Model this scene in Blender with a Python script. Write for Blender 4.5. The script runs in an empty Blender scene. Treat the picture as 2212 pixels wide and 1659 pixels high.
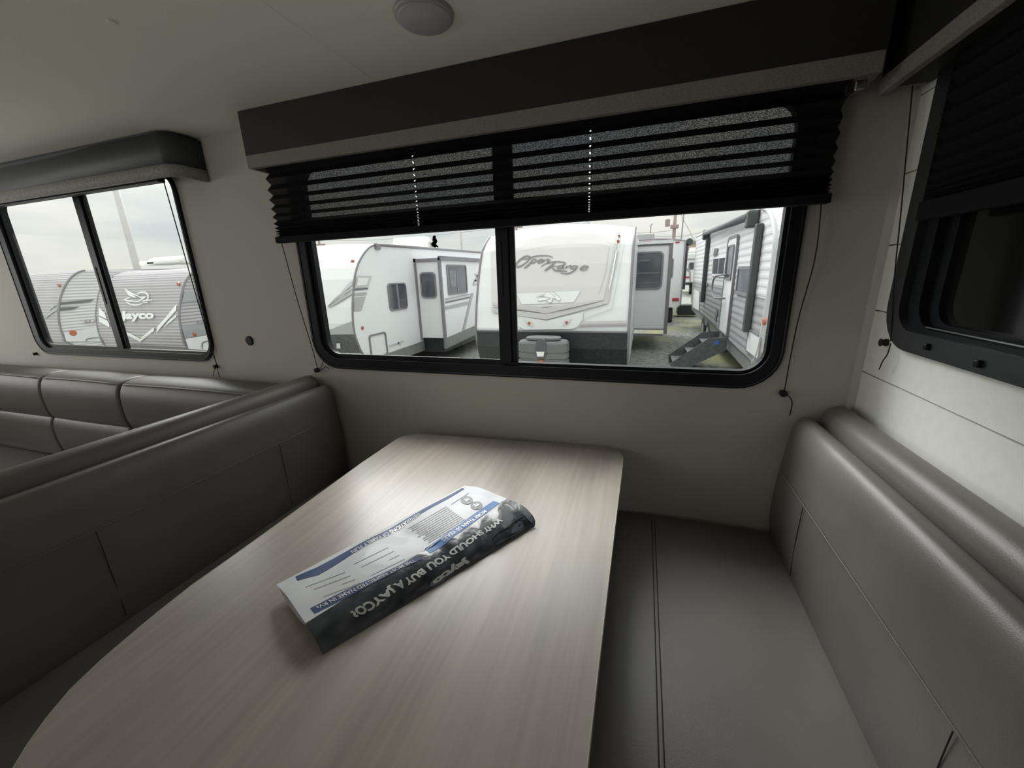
import bpy, bmesh, math, random
from mathutils import Vector, Matrix
random.seed(7)
sc = bpy.context.scene
COL = sc.collection
# ------------------------------------------------------------------ camera, sky, lights, exposure
FPX, CXP, CYP = 850.08, 1106.0, 829.5
EYE = Vector((0, 0, 1.32))
RW = Matrix(((0.95081626, 0.30809301, -0.03204889),
             (0.05303791, -0.26386701, -0.96309978),
             (-0.30518095, 0.91403113, -0.26722965)))      # world -> camera (x right, y down, z forward)
cam_d = bpy.data.cameras.new('camera')
cam = bpy.data.objects.new('camera', cam_d); COL.objects.link(cam)
cam_d.sensor_width = 36.0
cam_d.lens = FPX / 2212 * 36.0
cam_d.clip_start = 0.02; cam_d.clip_end = 500
RT = RW.transposed()
rx, ry, rz = RT.col[0], -RT.col[1], -RT.col[2]
m = Matrix((rx, ry, rz)).transposed().to_4x4(); m.translation = EYE
cam.matrix_world = m
sc.camera = cam
sc.view_settings.view_transform = 'Standard'
try: sc.view_settings.look = 'None'
except Exception: pass
sc.view_settings.gamma = 1.0
sc.view_settings.use_curve_mapping = False
sc.view_settings.exposure = 0.0
sc.cycles.use_denoising = True
sc.cycles.max_bounces = 10
sc.cycles.diffuse_bounces = 5
sc.cycles.transparent_max_bounces = 16
sc.cycles.caustics_reflective = False
sc.cycles.caustics_refractive = False

SKY_H, SKY_Z = 0.72, 2.2
w = bpy.data.worlds.new('overcast_sky'); sc.world = w; w.use_nodes = True
nt = w.node_tree; nt.nodes.clear()
def wn(t, **k):
    n = nt.nodes.new(t)
    for a, b in k.items(): setattr(n, a, b)
    return n
tc = wn('ShaderNodeTexCoord'); sx = wn('ShaderNodeSeparateXYZ'); nt.links.new(tc.outputs['Generated'], sx.inputs[0])
mr = wn('ShaderNodeMapRange'); mr.inputs[1].default_value = 0.02; mr.inputs[2].default_value = 0.9
mr.inputs[3].default_value = SKY_H; mr.inputs[4].default_value = SKY_Z
nt.links.new(sx.outputs[2], mr.inputs[0])
mp = wn('ShaderNodeMapping'); mp.inputs['Scale'].default_value = (1.0, 1.0, 5.0); nt.links.new(tc.outputs['Generated'], mp.inputs[0])
nz = wn('ShaderNodeTexNoise'); nz.inputs['Scale'].default_value = 3.2; nz.inputs['Detail'].default_value = 5; nt.links.new(mp.outputs[0], nz.inputs['Vector'])
cr = wn('ShaderNodeValToRGB'); nt.links.new(nz.outputs[0], cr.inputs[0])
cr.color_ramp.elements[0].position = 0.35; cr.color_ramp.elements[0].color = (0.80, 0.865, 0.87, 1)
cr.color_ramp.elements[1].position = 0.65; cr.color_ramp.elements[1].color = (1.12, 1.10, 1.0, 1)
bg = wn('ShaderNodeBackground'); wo = wn('ShaderNodeOutputWorld')
nt.links.new(cr.outputs[0], bg.inputs[0]); nt.links.new(mr.outputs[0], bg.inputs[1]); nt.links.new(bg.outputs[0], wo.inputs[0])

def area(name, loc, rot, sx_, sy_, power, col=(1, 1, 1)):
    l = bpy.data.lights.new(name, 'AREA'); l.shape = 'RECTANGLE'; l.size = sx_; l.size_y = sy_; l.energy = power; l.color = col
    o = bpy.data.objects.new(name, l); COL.objects.link(o); o.location = loc; o.rotation_euler = rot; return o
# area lamps added as fill where an unseen end window and entry door are assumed
sun_d = bpy.data.lights.new('soft_sun_behind_cloud', 'SUN'); sun_d.energy = 4.6; sun_d.angle = math.radians(42); sun_d.color = (1.0, 0.985, 0.96)
sun_o = bpy.data.objects.new('soft_sun_behind_cloud', sun_d); COL.objects.link(sun_o)
sun_o.rotation_euler = Vector((0.56, -0.68, -0.80)).to_track_quat('-Z', 'Y').to_euler()
area('fill_unseen_end_window', (-4.42, 0.0, 1.30), (0, -math.pi/2, 0), 0.85, 1.9, 11, (1.0, 0.99, 0.95))
area('fill_unseen_entry_door', (-1.9, -1.86, 1.05), (math.pi/2, 0, 0), 0.8, 1.5, 3, (1.0, 0.98, 0.94))

# ------------------------------------------------------------------ geometry of rays (where a line of sight meets a real plane)
def ray(px, py):
    return RT @ Vector(((px - CXP) / FPX, (py - CYP) / FPX, 1.0))
def on(px, py, ax, val):
    r = ray(px, py); return EYE + r * ((val - EYE[ax]) / r[ax])
def proj(P):
    c = RW @ (Vector(P) - EYE); return (FPX * c.x / c.z + CXP, FPX * c.y / c.z + CYP)
def on_profile(px, py, prof, tries=12):
    r = ray(px, py); best = None
    for (y0, z0), (y1, z1) in zip(prof, prof[1:]):
        dy, dz = y1 - y0, z1 - z0
        den = r.y * dz - r.z * dy
        if abs(den) < 1e-9: continue
        t = ((y0 - EYE.y) * dz - (z0 - EYE.z) * dy) / den
        if t <= 0: continue
        P = EYE + r * t
        s = ((P.y - y0) * dy + (P.z - z0) * dz) / (dy * dy + dz * dz)
        if -0.02 <= s <= 1.02 and (best is None or t < best[0]): best = (t, P)
    if best is None:
        if tries > 0: return on_profile(px, py + 2.0, prof, tries - 1)      # just above the silhouette: settle on its edge
        y = sum(p[0] for p in prof) / len(prof); return on(px, py, 1, y)
    return best[1]
c1 = lambda x, y: (1080 + x / 3.253, 400 + y / 3.253)
c2 = lambda x, y: (560 + x / 3.607, 400 + y / 3.607)
c3 = lambda x, y: (1080 + x / 6.913, 460 + y / 6.913)
c4 = lambda x, y: (1090 + x / 7.628, 650 + y / 7.628)
c5 = lambda x, y: (1350 + x / 6.913, 460 + y / 6.913)
cL = lambda x, y: (x / 4.608, 540 + y / 4.608)
cR = lambda x, y: (1480 + x / 4.364, 440 + y / 4.364)
cM = lambda x, y: (560 + x / 3.456, 1000 + y / 3.456)

# ------------------------------------------------------------------ materials
def mat(name, col, rough=0.6, metal=0.0, noise=None, bump=None, spec=0.5, coat=0.0, stretch=(1, 1, 1)):
    """noise=(scale, amount[, detail]) varies the colour; bump=(scale, strength, distance)"""
    M = bpy.data.materials.new(name); M.use_nodes = True
    t = M.node_tree; b = t.nodes['Principled BSDF']
    b.inputs['Base Color'].default_value = (*col, 1); b.inputs['Roughness'].default_value = rough
    b.inputs['Metallic'].default_value = metal; b.inputs['Specular IOR Level'].default_value = spec
    b.inputs['Coat Weight'].default_value = coat
    tcn = t.nodes.new('ShaderNodeTexCoord'); mpn = t.nodes.new('ShaderNodeMapping')
    mpn.inputs['Scale'].default_value = stretch
    t.links.new(tcn.outputs['Object'], mpn.inputs[0])
    if noise:
        n = t.nodes.new('ShaderNodeTexNoise'); n.inputs['Scale'].default_value = noise[0]; n.inputs['Detail'].default_value = noise[2] if len(noise) > 2 else 4
        t.links.new(mpn.outputs[0], n.inputs['Vector'])
        r = t.nodes.new('ShaderNodeValToRGB'); a = noise[1]
        r.color_ramp.elements[0].position = 0.3; r.color_ramp.elements[1].position = 0.7
        r.color_ramp.elements[0].color = (*[c * (1 - a) for c in col], 1)
        r.color_ramp.elements[1].color = (*[min(1, c * (1 + a)) for c in col], 1)
        t.links.new(n.outputs[0], r.inputs[0]); t.links.new(r.outputs[0], b.inputs['Base Color'])
    if bump:
        n = t.nodes.new('ShaderNodeTexNoise'); n.inputs['Scale'].default_value = bump[0]; n.inputs['Detail'].default_value = 3
        t.links.new(mpn.outputs[0], n.inputs['Vector'])
        bp = t.nodes.new('ShaderNodeBump'); bp.inputs['Strength'].default_value = bump[1]; bp.inputs['Distance'].default_value = bump[2]
        t.links.new(n.outputs[0], bp.inputs['Height']); t.links.new(bp.outputs[0], b.inputs['Normal'])
    return M
M = {}
M['wall'] = mat('wall_linen_panel', (0.54, 0.525, 0.48), 0.75, noise=(260, 0.05), bump=(300, 0.12, 0.001))
M['plank'] = mat('white_shiplap', (0.90, 0.905, 0.86), 0.55, noise=(40, 0.03), bump=(120, 0.05, 0.001))
M['ceiling'] = mat('ceiling_panel', (0.84, 0.83, 0.76), 0.6, noise=(300, 0.05), bump=(60, 0.05, 0.001))
M['floor'] = mat('vinyl_floor', (0.22, 0.19, 0.16), 0.5, noise=(6, 0.2))
M['black'] = mat('black_window_frame', (0.010, 0.011, 0.014), 0.42, noise=(30, 0.2), spec=0.22)
M['blacksatin'] = mat('satin_black_flange', (0.020, 0.022, 0.026), 0.36, noise=(30, 0.2), spec=0.7)
M['blackgloss'] = mat('dark_window_glass', (0.010, 0.010, 0.010), 0.10, noise=(4, 0.2))
M['cord'] = mat('black_cord', (0.012, 0.01, 0.012), 0.7, noise=(500, 0.3))
M['vinyl'] = mat('grey_leatherette', (0.150, 0.138, 0.127), 0.40, noise=(5, 0.10), bump=(420, 0.25, 0.0012))
M['sofa'] = mat('taupe_sofa_leatherette', (0.085, 0.078, 0.069), 0.45, noise=(5, 0.10), bump=(420, 0.25, 0.0012))
M['seam'] = mat('seam_thread', (0.16, 0.15, 0.14), 0.6, noise=(200, 0.2))
M['seamdark'] = mat('dark_seam_thread', (0.02, 0.02, 0.02), 0.7, noise=(200, 0.2))
M['cabinet'] = mat('bench_base_board', (0.20, 0.18, 0.16), 0.6, noise=(12, 0.1))
M['steel'] = mat('satin_steel', (0.5, 0.5, 0.5), 0.3, 1.0, noise=(30, 0.1))
M['valdark'] = mat('charcoal_valance_board', (0.016, 0.015, 0.0135), 0.6, noise=(60, 0.15))
M['valgrey'] = mat('blue_grey_valance_board', (0.048, 0.053, 0.058), 0.6, noise=(60, 0.12))
M['linen'] = mat('grey_linen_strip', (0.25, 0.235, 0.215), 0.85, noise=(420, 0.22), bump=(500, 0.3, 0.001), stretch=(0.4, 0.6, 1))
M['linenend'] = mat('grey_linen_end', (0.30, 0.29, 0.27), 0.85, noise=(150, 0.25))
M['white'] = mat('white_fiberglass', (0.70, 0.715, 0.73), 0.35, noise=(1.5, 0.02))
M['capwhite'] = mat('white_cap_painted_shade', (0.635, 0.65, 0.65), 0.35, noise=(1.5, 0.02))  # same white as the cap, its shade painted in as a darker tone
M['white2'] = mat('white_siding', (0.60, 0.60, 0.615), 0.4, noise=(1.2, 0.04))
M['bars'] = mat('grey_siding', (0.37, 0.355, 0.375), 0.45, noise=(1.5, 0.05))
M['bargrey'] = mat('mid_grey_siding', (0.31, 0.315, 0.33), 0.45, noise=(2, 0.06))
M['greige'] = mat('warm_grey_cap_paint', (0.575, 0.56, 0.555), 0.4, noise=(1.5, 0.02))
M['greige2'] = mat('light_grey_cap_paint', (0.49, 0.475, 0.48), 0.4, noise=(1.5, 0.02))
M['line'] = mat('purple_grey_pinstripe', (0.30, 0.26, 0.30), 0.5, noise=(3, 0.05))
M['midline'] = mat('pale_grey_contour_line', (0.50, 0.50, 0.52), 0.5, noise=(3, 0.05))
M['graphic'] = mat('grey_stripe_vinyl', (0.36, 0.37, 0.38), 0.45, noise=(3, 0.05))
M['graphicdark'] = mat('dark_stripe_vinyl', (0.12, 0.12, 0.13), 0.45, noise=(3, 0.05))
M['trim'] = mat('grey_edge_trim', (0.19, 0.18, 0.20), 0.5, noise=(6, 0.1))
M['dkskirt'] = mat('charcoal_skirt', (0.10, 0.105, 0.11), 0.5, noise=(14, 0.25))
M['blkskirt'] = mat('black_rock_guard', (0.018, 0.02, 0.024), 0.42, noise=(25, 0.5, 8))
M['greyskirt'] = mat('grey_lower_skirt', (0.20, 0.20, 0.20), 0.5, noise=(8, 0.1))
M['glassdk'] = mat('tinted_trailer_glass', (0.075, 0.085, 0.10), 0.08, noise=(3, 0.4))
M['glassin'] = mat('dim_interior_shapes', (0.17, 0.18, 0.20), 0.5, noise=(5, 0.2))
M['tank'] = mat('grey_plastic_tank_cover', (0.135, 0.14, 0.145), 0.5, noise=(6, 0.08))
M['tank2'] = mat('darker_grey_plastic', (0.09, 0.095, 0.10), 0.45, noise=(6, 0.08))
M['awning'] = mat('awning_arm_charcoal', (0.055, 0.065, 0.065), 0.45, noise=(6, 0.1))
M['awnroll'] = mat('awning_fabric_roll', (0.13, 0.135, 0.145), 0.6, noise=(6, 0.1))
M['orange'] = mat('amber_marker', (0.42, 0.11, 0.05), 0.3, noise=(20, 0.1))
M['red'] = mat('red_tail_light', (0.42, 0.03, 0.05), 0.3, noise=(20, 0.1))
M['blue'] = mat('blue_step_badge', (0.06, 0.16, 0.55), 0.4, noise=(20, 0.05))
M['acw'] = mat('offwhite_ac_shell', (0.78, 0.78, 0.74), 0.5, noise=(4, 0.04))
M['acg'] = mat('grey_ac_shell', (0.30, 0.30, 0.30), 0.5, noise=(4, 0.08))
M['tyre'] = mat('tyre_rubber', (0.03, 0.03, 0.032), 0.8, noise=(20, 0.2))
M['pole'] = mat('weathered_pole', (0.33, 0.26, 0.25), 0.8, noise=(10, 0.15))
M['poleg'] = mat('galvanised_lamp_pole', (0.52, 0.51, 0.50), 0.6, noise=(4, 0.05))
M['wire'] = mat('overhead_wire', (0.30, 0.30, 0.32), 0.7, noise=(4, 0.05))
M['brick'] = mat('tan_building_wall', (0.45, 0.36, 0.29), 0.8, noise=(3, 0.15))
M['lens'] = mat('frosted_light_lens', (0.42, 0.42, 0.45), 0.35, noise=(40, 0.03))
M['lampring'] = mat('light_fixture_ring', (0.36, 0.36, 0.37), 0.4, noise=(40, 0.03))
M['paper'] = mat('glossy_white_wrap', (0.76, 0.775, 0.82), 0.52, noise=(8, 0.05), bump=(22, 0.25, 0.005), coat=0.08)
M['pages'] = mat('page_edges', (0.52, 0.49, 0.50), 0.8, noise=(200, 0.1))
M['cover'] = mat('slate_printed_cover', (0.060, 0.067, 0.082), 0.26, noise=(26, 0.45, 2), bump=(24, 0.5, 0.006), coat=0.3)
M['navy'] = mat('navy_print', (0.028, 0.065, 0.19), 0.5, noise=(9, 0.15), coat=0.0)
M['sky_blue'] = mat('mid_blue_print', (0.07, 0.22, 0.55), 0.5, noise=(9, 0.1), coat=0.0)
M['ink'] = mat('grey_small_print', (0.27, 0.27, 0.30), 0.5, noise=(90, 0.15))
M['inkpic'] = mat('black_print', (0.035, 0.038, 0.042), 0.3, noise=(20, 0.3), coat=0.4)
M['inkglass'] = mat('pale_slate_print', (0.15, 0.17, 0.22), 0.3, noise=(20, 0.2), coat=0.4)
M['white_ink'] = mat('white_print', (0.80, 0.81, 0.83), 0.35, noise=(30, 0.04), coat=0.3)
M['logo'] = mat('grey_script_lettering', (0.20, 0.18, 0.20), 0.5, noise=(6, 0.1))
M['logow'] = mat('white_lettering', (0.76, 0.77, 0.77), 0.5, noise=(6, 0.02))
M['twig'] = mat('dark_shred', (0.06, 0.07, 0.05), 0.8, noise=(6, 0.2))

def wood():
    m = bpy.data.materials.new('greige_woodgrain_laminate'); m.use_nodes = True; t = m.node_tree; b = t.nodes['Principled BSDF']
    b.inputs['Roughness'].default_value = 0.34; b.inputs['Specular IOR Level'].default_value = 0.5
    tcn = t.nodes.new('ShaderNodeTexCoord')
    def nzz(scale, st, det, dist=0.0):
        mpn = t.nodes.new('ShaderNodeMapping'); mpn.inputs['Scale'].default_value = st; t.links.new(tcn.outputs['Object'], mpn.inputs[0])
        n = t.nodes.new('ShaderNodeTexNoise'); n.inputs['Scale'].default_value = scale; n.inputs['Detail'].default_value = det; n.inputs['Distortion'].default_value = dist
        t.links.new(mpn.outputs[0], n.inputs['Vector']); return n
    a = nzz(9, (1, 0.13, 1), 5, 0.6); f = nzz(75, (1, 0.035, 1), 4, 0.3); g = nzz(3.0, (1, 0.35, 1), 3, 0.8)
    r = t.nodes.new('ShaderNodeValToRGB'); t.links.new(a.outputs[0], r.inputs[0])
    e = r.color_ramp.elements; e[0].position = 0.30; e[0].color = (0.41, 0.365, 0.325, 1); e[1].position = 0.70; e[1].color = (0.53, 0.48, 0.435, 1)
    r2 = t.nodes.new('ShaderNodeValToRGB'); t.links.new(f.outputs[0], r2.inputs[0])
    e = r2.color_ramp.elements; e[0].position = 0.40; e[0].color = (0.94, 0.935, 0.93, 1); e[1].position = 0.74; e[1].color = (1.10, 1.09, 1.07, 1)
    r3 = t.nodes.new('ShaderNodeValToRGB'); t.links.new(g.outputs[0], r3.inputs[0])
    e = r3.color_ramp.elements; e[0].position = 0.35; e[0].color = (0.86, 0.87, 0.87, 1); e[1].position = 0.65; e[1].color = (1.05, 1.03, 1.02, 1)
    x = t.nodes.new('ShaderNodeMixRGB'); x.blend_type = 'MULTIPLY'; x.inputs[0].default_value = 1; t.links.new(r.outputs[0], x.inputs[1]); t.links.new(r2.outputs[0], x.inputs[2])
    y = t.nodes.new('ShaderNodeMixRGB'); y.blend_type = 'MULTIPLY'; y.inputs[0].default_value = 1; t.links.new(x.outputs[0], y.inputs[1]); t.links.new(r3.outputs[0], y.inputs[2])
    t.links.new(y.outputs[0], b.inputs['Base Color'])
    bp = t.nodes.new('ShaderNodeBump'); bp.inputs['Strength'].default_value = 0.12; bp.inputs['Distance'].default_value = 0.0006
    t.links.new(f.outputs[0], bp.inputs['Height']); t.links.new(bp.outputs[0], b.inputs['Normal'])
    return m
M['wood'] = wood()
M['edgeband'] = mat('pale_edge_band', (0.52, 0.48, 0.42), 0.4, noise=(60, 0.08))

def glass_mat():
    m = bpy.data.materials.new('clear_window_glass'); m.use_nodes = True; t = m.node_tree; t.nodes.clear()
    o = t.nodes.new('ShaderNodeOutputMaterial'); tr = t.nodes.new('ShaderNodeBsdfTransparent'); gl = t.nodes.new('ShaderNodeBsdfGlossy')
    gl.inputs['Roughness'].default_value = 0.02; tr.inputs[0].default_value = (0.97, 0.98, 0.98, 1)
    lw = t.nodes.new('ShaderNodeLayerWeight'); lw.inputs['Blend'].default_value = 0.5
    pw = t.nodes.new('ShaderNodeMath'); pw.operation = 'POWER'; pw.inputs[1].default_value = 5.0; t.links.new(lw.outputs['Facing'], pw.inputs[0])
    fr = t.nodes.new('ShaderNodeMath'); fr.operation = 'MULTIPLY_ADD'; fr.inputs[1].default_value = 0.05; fr.inputs[2].default_value = 0.006; t.links.new(pw.outputs[0], fr.inputs[0])
    mx = t.nodes.new('ShaderNodeMixShader'); t.links.new(fr.outputs[0], mx.inputs[0]); t.links.new(tr.outputs[0], mx.inputs[1]); t.links.new(gl.outputs[0], mx.inputs[2])
    t.links.new(mx.outputs[0], o.inputs[0]); return m
M['glass'] = glass_mat()
def shade_mat(name, frac, rows=420):
    """loosely woven black fabric: a few percent of open weave lets daylight straight through"""
    m = bpy.data.materials.new(name); m.use_nodes = True; t = m.node_tree; b = t.nodes['Principled BSDF']; o = t.nodes['Material Output']
    b.inputs['Base Color'].default_value = (0.010, 0.010, 0.012, 1); b.inputs['Roughness'].default_value = 0.85
    b.inputs['Specular IOR Level'].default_value = 0.2
    if frac > 0:
        tcn = t.nodes.new('ShaderNodeTexCoord'); mpn = t.nodes.new('ShaderNodeMapping'); mpn.inputs['Scale'].default_value = (0.55, 1, 1.0)
        t.links.new(tcn.outputs['Object'], mpn.inputs[0])
        n = t.nodes.new('ShaderNodeTexNoise'); n.inputs['Scale'].default_value = 520; n.inputs['Detail'].default_value = 2; t.links.new(mpn.outputs[0], n.inputs['Vector'])
        mr_ = t.nodes.new('ShaderNodeMapRange'); mr_.inputs[1].default_value = 0.42; mr_.inputs[2].default_value = 0.68
        mr_.inputs[3].default_value = frac * 0.35; mr_.inputs[4].default_value = frac * 2.6
        t.links.new(n.outputs[0], mr_.inputs[0])
        tr = t.nodes.new('ShaderNodeBsdfTransparent'); mx = t.nodes.new('ShaderNodeMixShader')
        t.links.new(mr_.outputs[0], mx.inputs[0]); t.links.new(b.outputs[0], mx.inputs[1]); t.links.new(tr.outputs[0], mx.inputs[2])
        t.links.new(mx.outputs[0], o.inputs[0])
    return m
M['shade'] = shade_mat('woven_black_shade', 0.044)
M['shadefold'] = shade_mat('black_shade_fold', 0.0)
def ground_mat():
    m = bpy.data.materials.new('gravel_lot'); m.use_nodes = True; t = m.node_tree; b = t.nodes['Principled BSDF']; b.inputs['Roughness'].default_value = 0.9
    tcn = t.nodes.new('ShaderNodeTexCoord')
    def nz_(s, d):
        n = t.nodes.new('ShaderNodeTexNoise'); n.inputs['Scale'].default_value = s; n.inputs['Detail'].default_value = d; t.links.new(tcn.outputs['Object'], n.inputs['Vector']); return n
    a = nz_(9, 8); g = nz_(0.55, 5)
    r = t.nodes.new('ShaderNodeValToRGB'); t.links.new(a.outputs[0], r.inputs[0]); e = r.color_ramp.elements
    e[0].position = 0.35; e[0].color = (0.15, 0.155, 0.14, 1); e[1].position = 0.7; e[1].color = (0.34, 0.345, 0.32, 1)
    r2 = t.nodes.new('ShaderNodeValToRGB'); t.links.new(g.outputs[0], r2.inputs[0]); e = r2.color_ramp.elements
    e[0].position = 0.53; e[0].color = (0, 0, 0, 1); e[1].position = 0.66; e[1].color = (1, 1, 1, 1)
    mx = t.nodes.new('ShaderNodeMixRGB'); mx.inputs[2].default_value = (0.33, 0.33, 0.18, 1); t.links.new(r2.outputs[0], mx.inputs[0]); t.links.new(r.outputs[0], mx.inputs[1])
    t.links.new(mx.outputs[0], b.inputs['Base Color']); return m
M['ground'] = ground_mat()

# ------------------------------------------------------------------ object helpers
def thing(name, label, cat, loc=(0, 0, 0), group=None):
    o = bpy.data.objects.new(name, None); COL.objects.link(o); o.location = loc
    o.empty_display_size = 0.1; o['label'] = label; o['category'] = cat
    if group: o['group'] = group
    return o
def wloc(o):
    v = Vector((0, 0, 0))
    while o is not None: v += o.location; o = o.parent
    return v
def obj(name, bm, m, parent=None, smooth=False, label=None, kind=None):
    """link a bmesh given in world coordinates as one mesh object"""
    me = bpy.data.meshes.new(name)
    bmesh.ops.recalc_face_normals(bm, faces=bm.faces)
    bm.to_mesh(me); bm.free()
    ms = m if isinstance(m, (list, tuple)) else [m]
    for a in ms: me.materials.append(M[a] if isinstance(a, str) else a)
    if smooth:
        for p in me.polygons: p.use_smooth = True
    o = bpy.data.objects.new(name, me); COL.objects.link(o)
    if parent is not None:
        o.parent = parent; o.location = -wloc(parent)
    if label: o['label'] = label
    if kind: o['kind'] = kind
    return o
def NB(): return bmesh.new()
def box(bm, x0, x1, y0, y1, z0, z1, bev=0.0, seg=2):
    b2 = bmesh.new(); bmesh.ops.create_cube(b2, size=1)
    for v in b2.verts:
        v.co = Vector((x0 + (v.co.x + .5) * (x1 - x0), y0 + (v.co.y + .5) * (y1 - y0), z0 + (v.co.z + .5) * (z1 - z0)))
    if bev > 0: bmesh.ops.bevel(b2, geom=b2.edges[:], offset=bev, segments=seg, profile=0.5, affect='EDGES')
    merge(bm, b2); return bm
def merge(bm, b2, mi=0):
    vm = {v: bm.verts.new(v.co) for v in b2.verts}
    for f in b2.faces:
        try: nf = bm.faces.new([vm[v] for v in f.verts]); nf.material_index = f.material_index or mi
        except ValueError: pass
    b2.free()
def prism(bm, pts, d):
    """closed solid: polygon of 3-D points swept by vector d"""
    d = Vector(d); a = [bm.verts.new(p) for p in pts]; b = [bm.verts.new(Vector(p) + d) for p in pts]; n = len(a)
    f0 = bm.faces.new(a); f1 = bm.faces.new(list(reversed(b)))
    for i in range(n): bm.faces.new((a[i], b[i], b[(i + 1) % n], a[(i + 1) % n]))
    bmesh.ops.triangulate(bm, faces=[f for f in (f0, f1) if len(f.verts) > 4])
    return bm
def tube(bm, pts, r, n=8, cap=True, closed=False):
    pts = [Vector(p) for p in pts]; rings = []
    up = None
    for i, p in enumerate(pts):
        if closed: d = (pts[(i + 1) % len(pts)] - pts[i - 1]).normalized()
        else: d = (pts[min(i + 1, len(pts) - 1)] - pts[max(i - 1, 0)]).normalized()
        if up is None:
            up = Vector((0, 0, 1)) if abs(d.z) < 0.9 else Vector((1, 0, 0))
        s = d.cross(up)
        if s.length < 1e-6: s = d.orthogonal()
        s.normalize(); up = s.cross(d).normalized()
        rr = r[i] if isinstance(r, (list, tuple)) else r
        rings.append([bm.verts.new(p + (s * math.cos(2 * math.pi * k / n) + up * math.sin(2 * math.pi * k / n)) * rr) for k in range(n)])
    L = len(rings)
    for i in range(L if closed else L - 1):
        a, b = rings[i], rings[(i + 1) % L]
        for k in range(n): bm.faces.new((a[k], a[(k + 1) % n], b[(k + 1) % n], b[k]))
    if cap and not closed:
        bm.faces.new(list(reversed(rings[0]))); bm.faces.new(rings[-1])
    return bm
def cyl(bm, p0, p1, r, n=24, r2=None, bev=0.0):
    return tube(bm, [p0, p1], [r, r if r2 is None else r2], n)
def catmull(pts, k=6, closed=False):
    out = []; n = len(pts); P = [Vector(p) for p in pts]
    for i in range(n if closed else n - 1):
        if closed: a, b, c, d = P[i - 1], P[i], P[(i + 1) % n], P[(i + 2) % n]
        else: a, b, c, d = P[max(i - 1, 0)], P[i], P[i + 1], P[min(i + 2, n - 1)]
        for j in range(k):
            t = j / k
            out.append(0.5 * ((2 * b) + (c - a) * t + (2 * a - 5 * b + 4 * c - d) * t * t + (3 * b - a - 3 * c + d) * t ** 3))
    if not closed: out.append(P[-1])
    return out
def rrect(u0, u1, v0, v1, r, n=7):
    rs = r if isinstance(r, (list, tuple)) else (r, r, r, r)      # bl, br, tr, tl
    out = []
    for (cu, cv, a0, rr) in ((u0, v0, 180, rs[0]), (u1, v0, 270, rs[1]), (u1, v1, 0, rs[2]), (u0, v1, 90, rs[3])):
        cu += rr if cu == u0 else -rr; cv += rr if cv == v0 else -rr
        for k in range(n + 1):
            a = math.radians(a0 + 90 * k / n); out.append((cu + rr * math.cos(a), cv + rr * math.sin(a)))
    return out
def put(ax, u, v, c):
    return Vector((c, u, v)) if ax == 0 else (Vector((u, c, v)) if ax == 1 else Vector((u, v, c)))
def ring(bm, outer, inner, ax, c0, c1):
    """solid ring between two outlines with the same number of points, from depth c0 to c1 along axis ax"""
    n = len(outer)
    A = [bm.verts.new(put(ax, *p, c0)) for p in outer]; B = [bm.verts.new(put(ax, *p, c0)) for p in inner]
    Cc = [bm.verts.new(put(ax, *p, c1)) for p in outer]; D = [bm.verts.new(put(ax, *p, c1)) for p in inner]
    for i in range(n):
        j = (i + 1) % n
        for q in ((A[i], A[j], B[j], B[i]), (Cc[i], D[i], D[j], Cc[j]), (A[i], Cc[i], Cc[j], A[j]), (B[i], B[j], D[j], D[i])):
            bm.faces.new(q)
    return bm
def plate(bm, outline, ax, c0, c1):
    d = put(ax, 0, 0, c1 - c0); return prism(bm, [put(ax, *p, c0) for p in outline], d)
def grid_boxes(bm, u0, u1, v0, v1, holes, ax, c0, c1):
    us = sorted({u0, u1, *[h for H in holes for h in H[:2] if u0 < h < u1]}); vs = sorted({v0, v1, *[h for H in holes for h in H[2:] if v0 < h < v1]})
    for a, b in zip(us, us[1:]):
        run = None
        for c, d in zip(vs, vs[1:]):
            mu, mv = (a + b) / 2, (c + d) / 2
            if any(H[0] < mu < H[1] and H[2] < mv < H[3] for H in holes): continue
            plate(bm, [(a, c), (b, c), (b, d), (a, d)], ax, c0, c1)
    return bm
def text_mesh(body, bold=0.0, shear=0.0, spacing=1.0):
    cu = bpy.data.curves.new('lettering', 'FONT'); cu.body = body; cu.offset = bold; cu.shear = shear; cu.space_character = spacing; cu.resolution_u = 3
    o = bpy.data.objects.new('lettering', cu); COL.objects.link(o)
    dg = bpy.context.evaluated_depsgraph_get(); me = bpy.data.meshes.new_from_object(o.evaluated_get(dg))
    bm = bmesh.new(); bm.from_mesh(me)
    bpy.data.objects.remove(o); bpy.data.meshes.remove(me); bpy.data.curves.remove(cu)
    bmesh.ops.remove_doubles(bm, verts=bm.verts, dist=1e-5)
    xs = [v.co.x for v in bm.verts]; ys = [v.co.y for v in bm.verts]
    ax, bx, ay, by = min(xs), max(xs), min(ys), max(ys)
    for v in bm.verts: v.co = Vector(((v.co.x - ax) / (bx - ax), (v.co.y - ay) / (by - ay), 0))
    return bm
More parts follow.
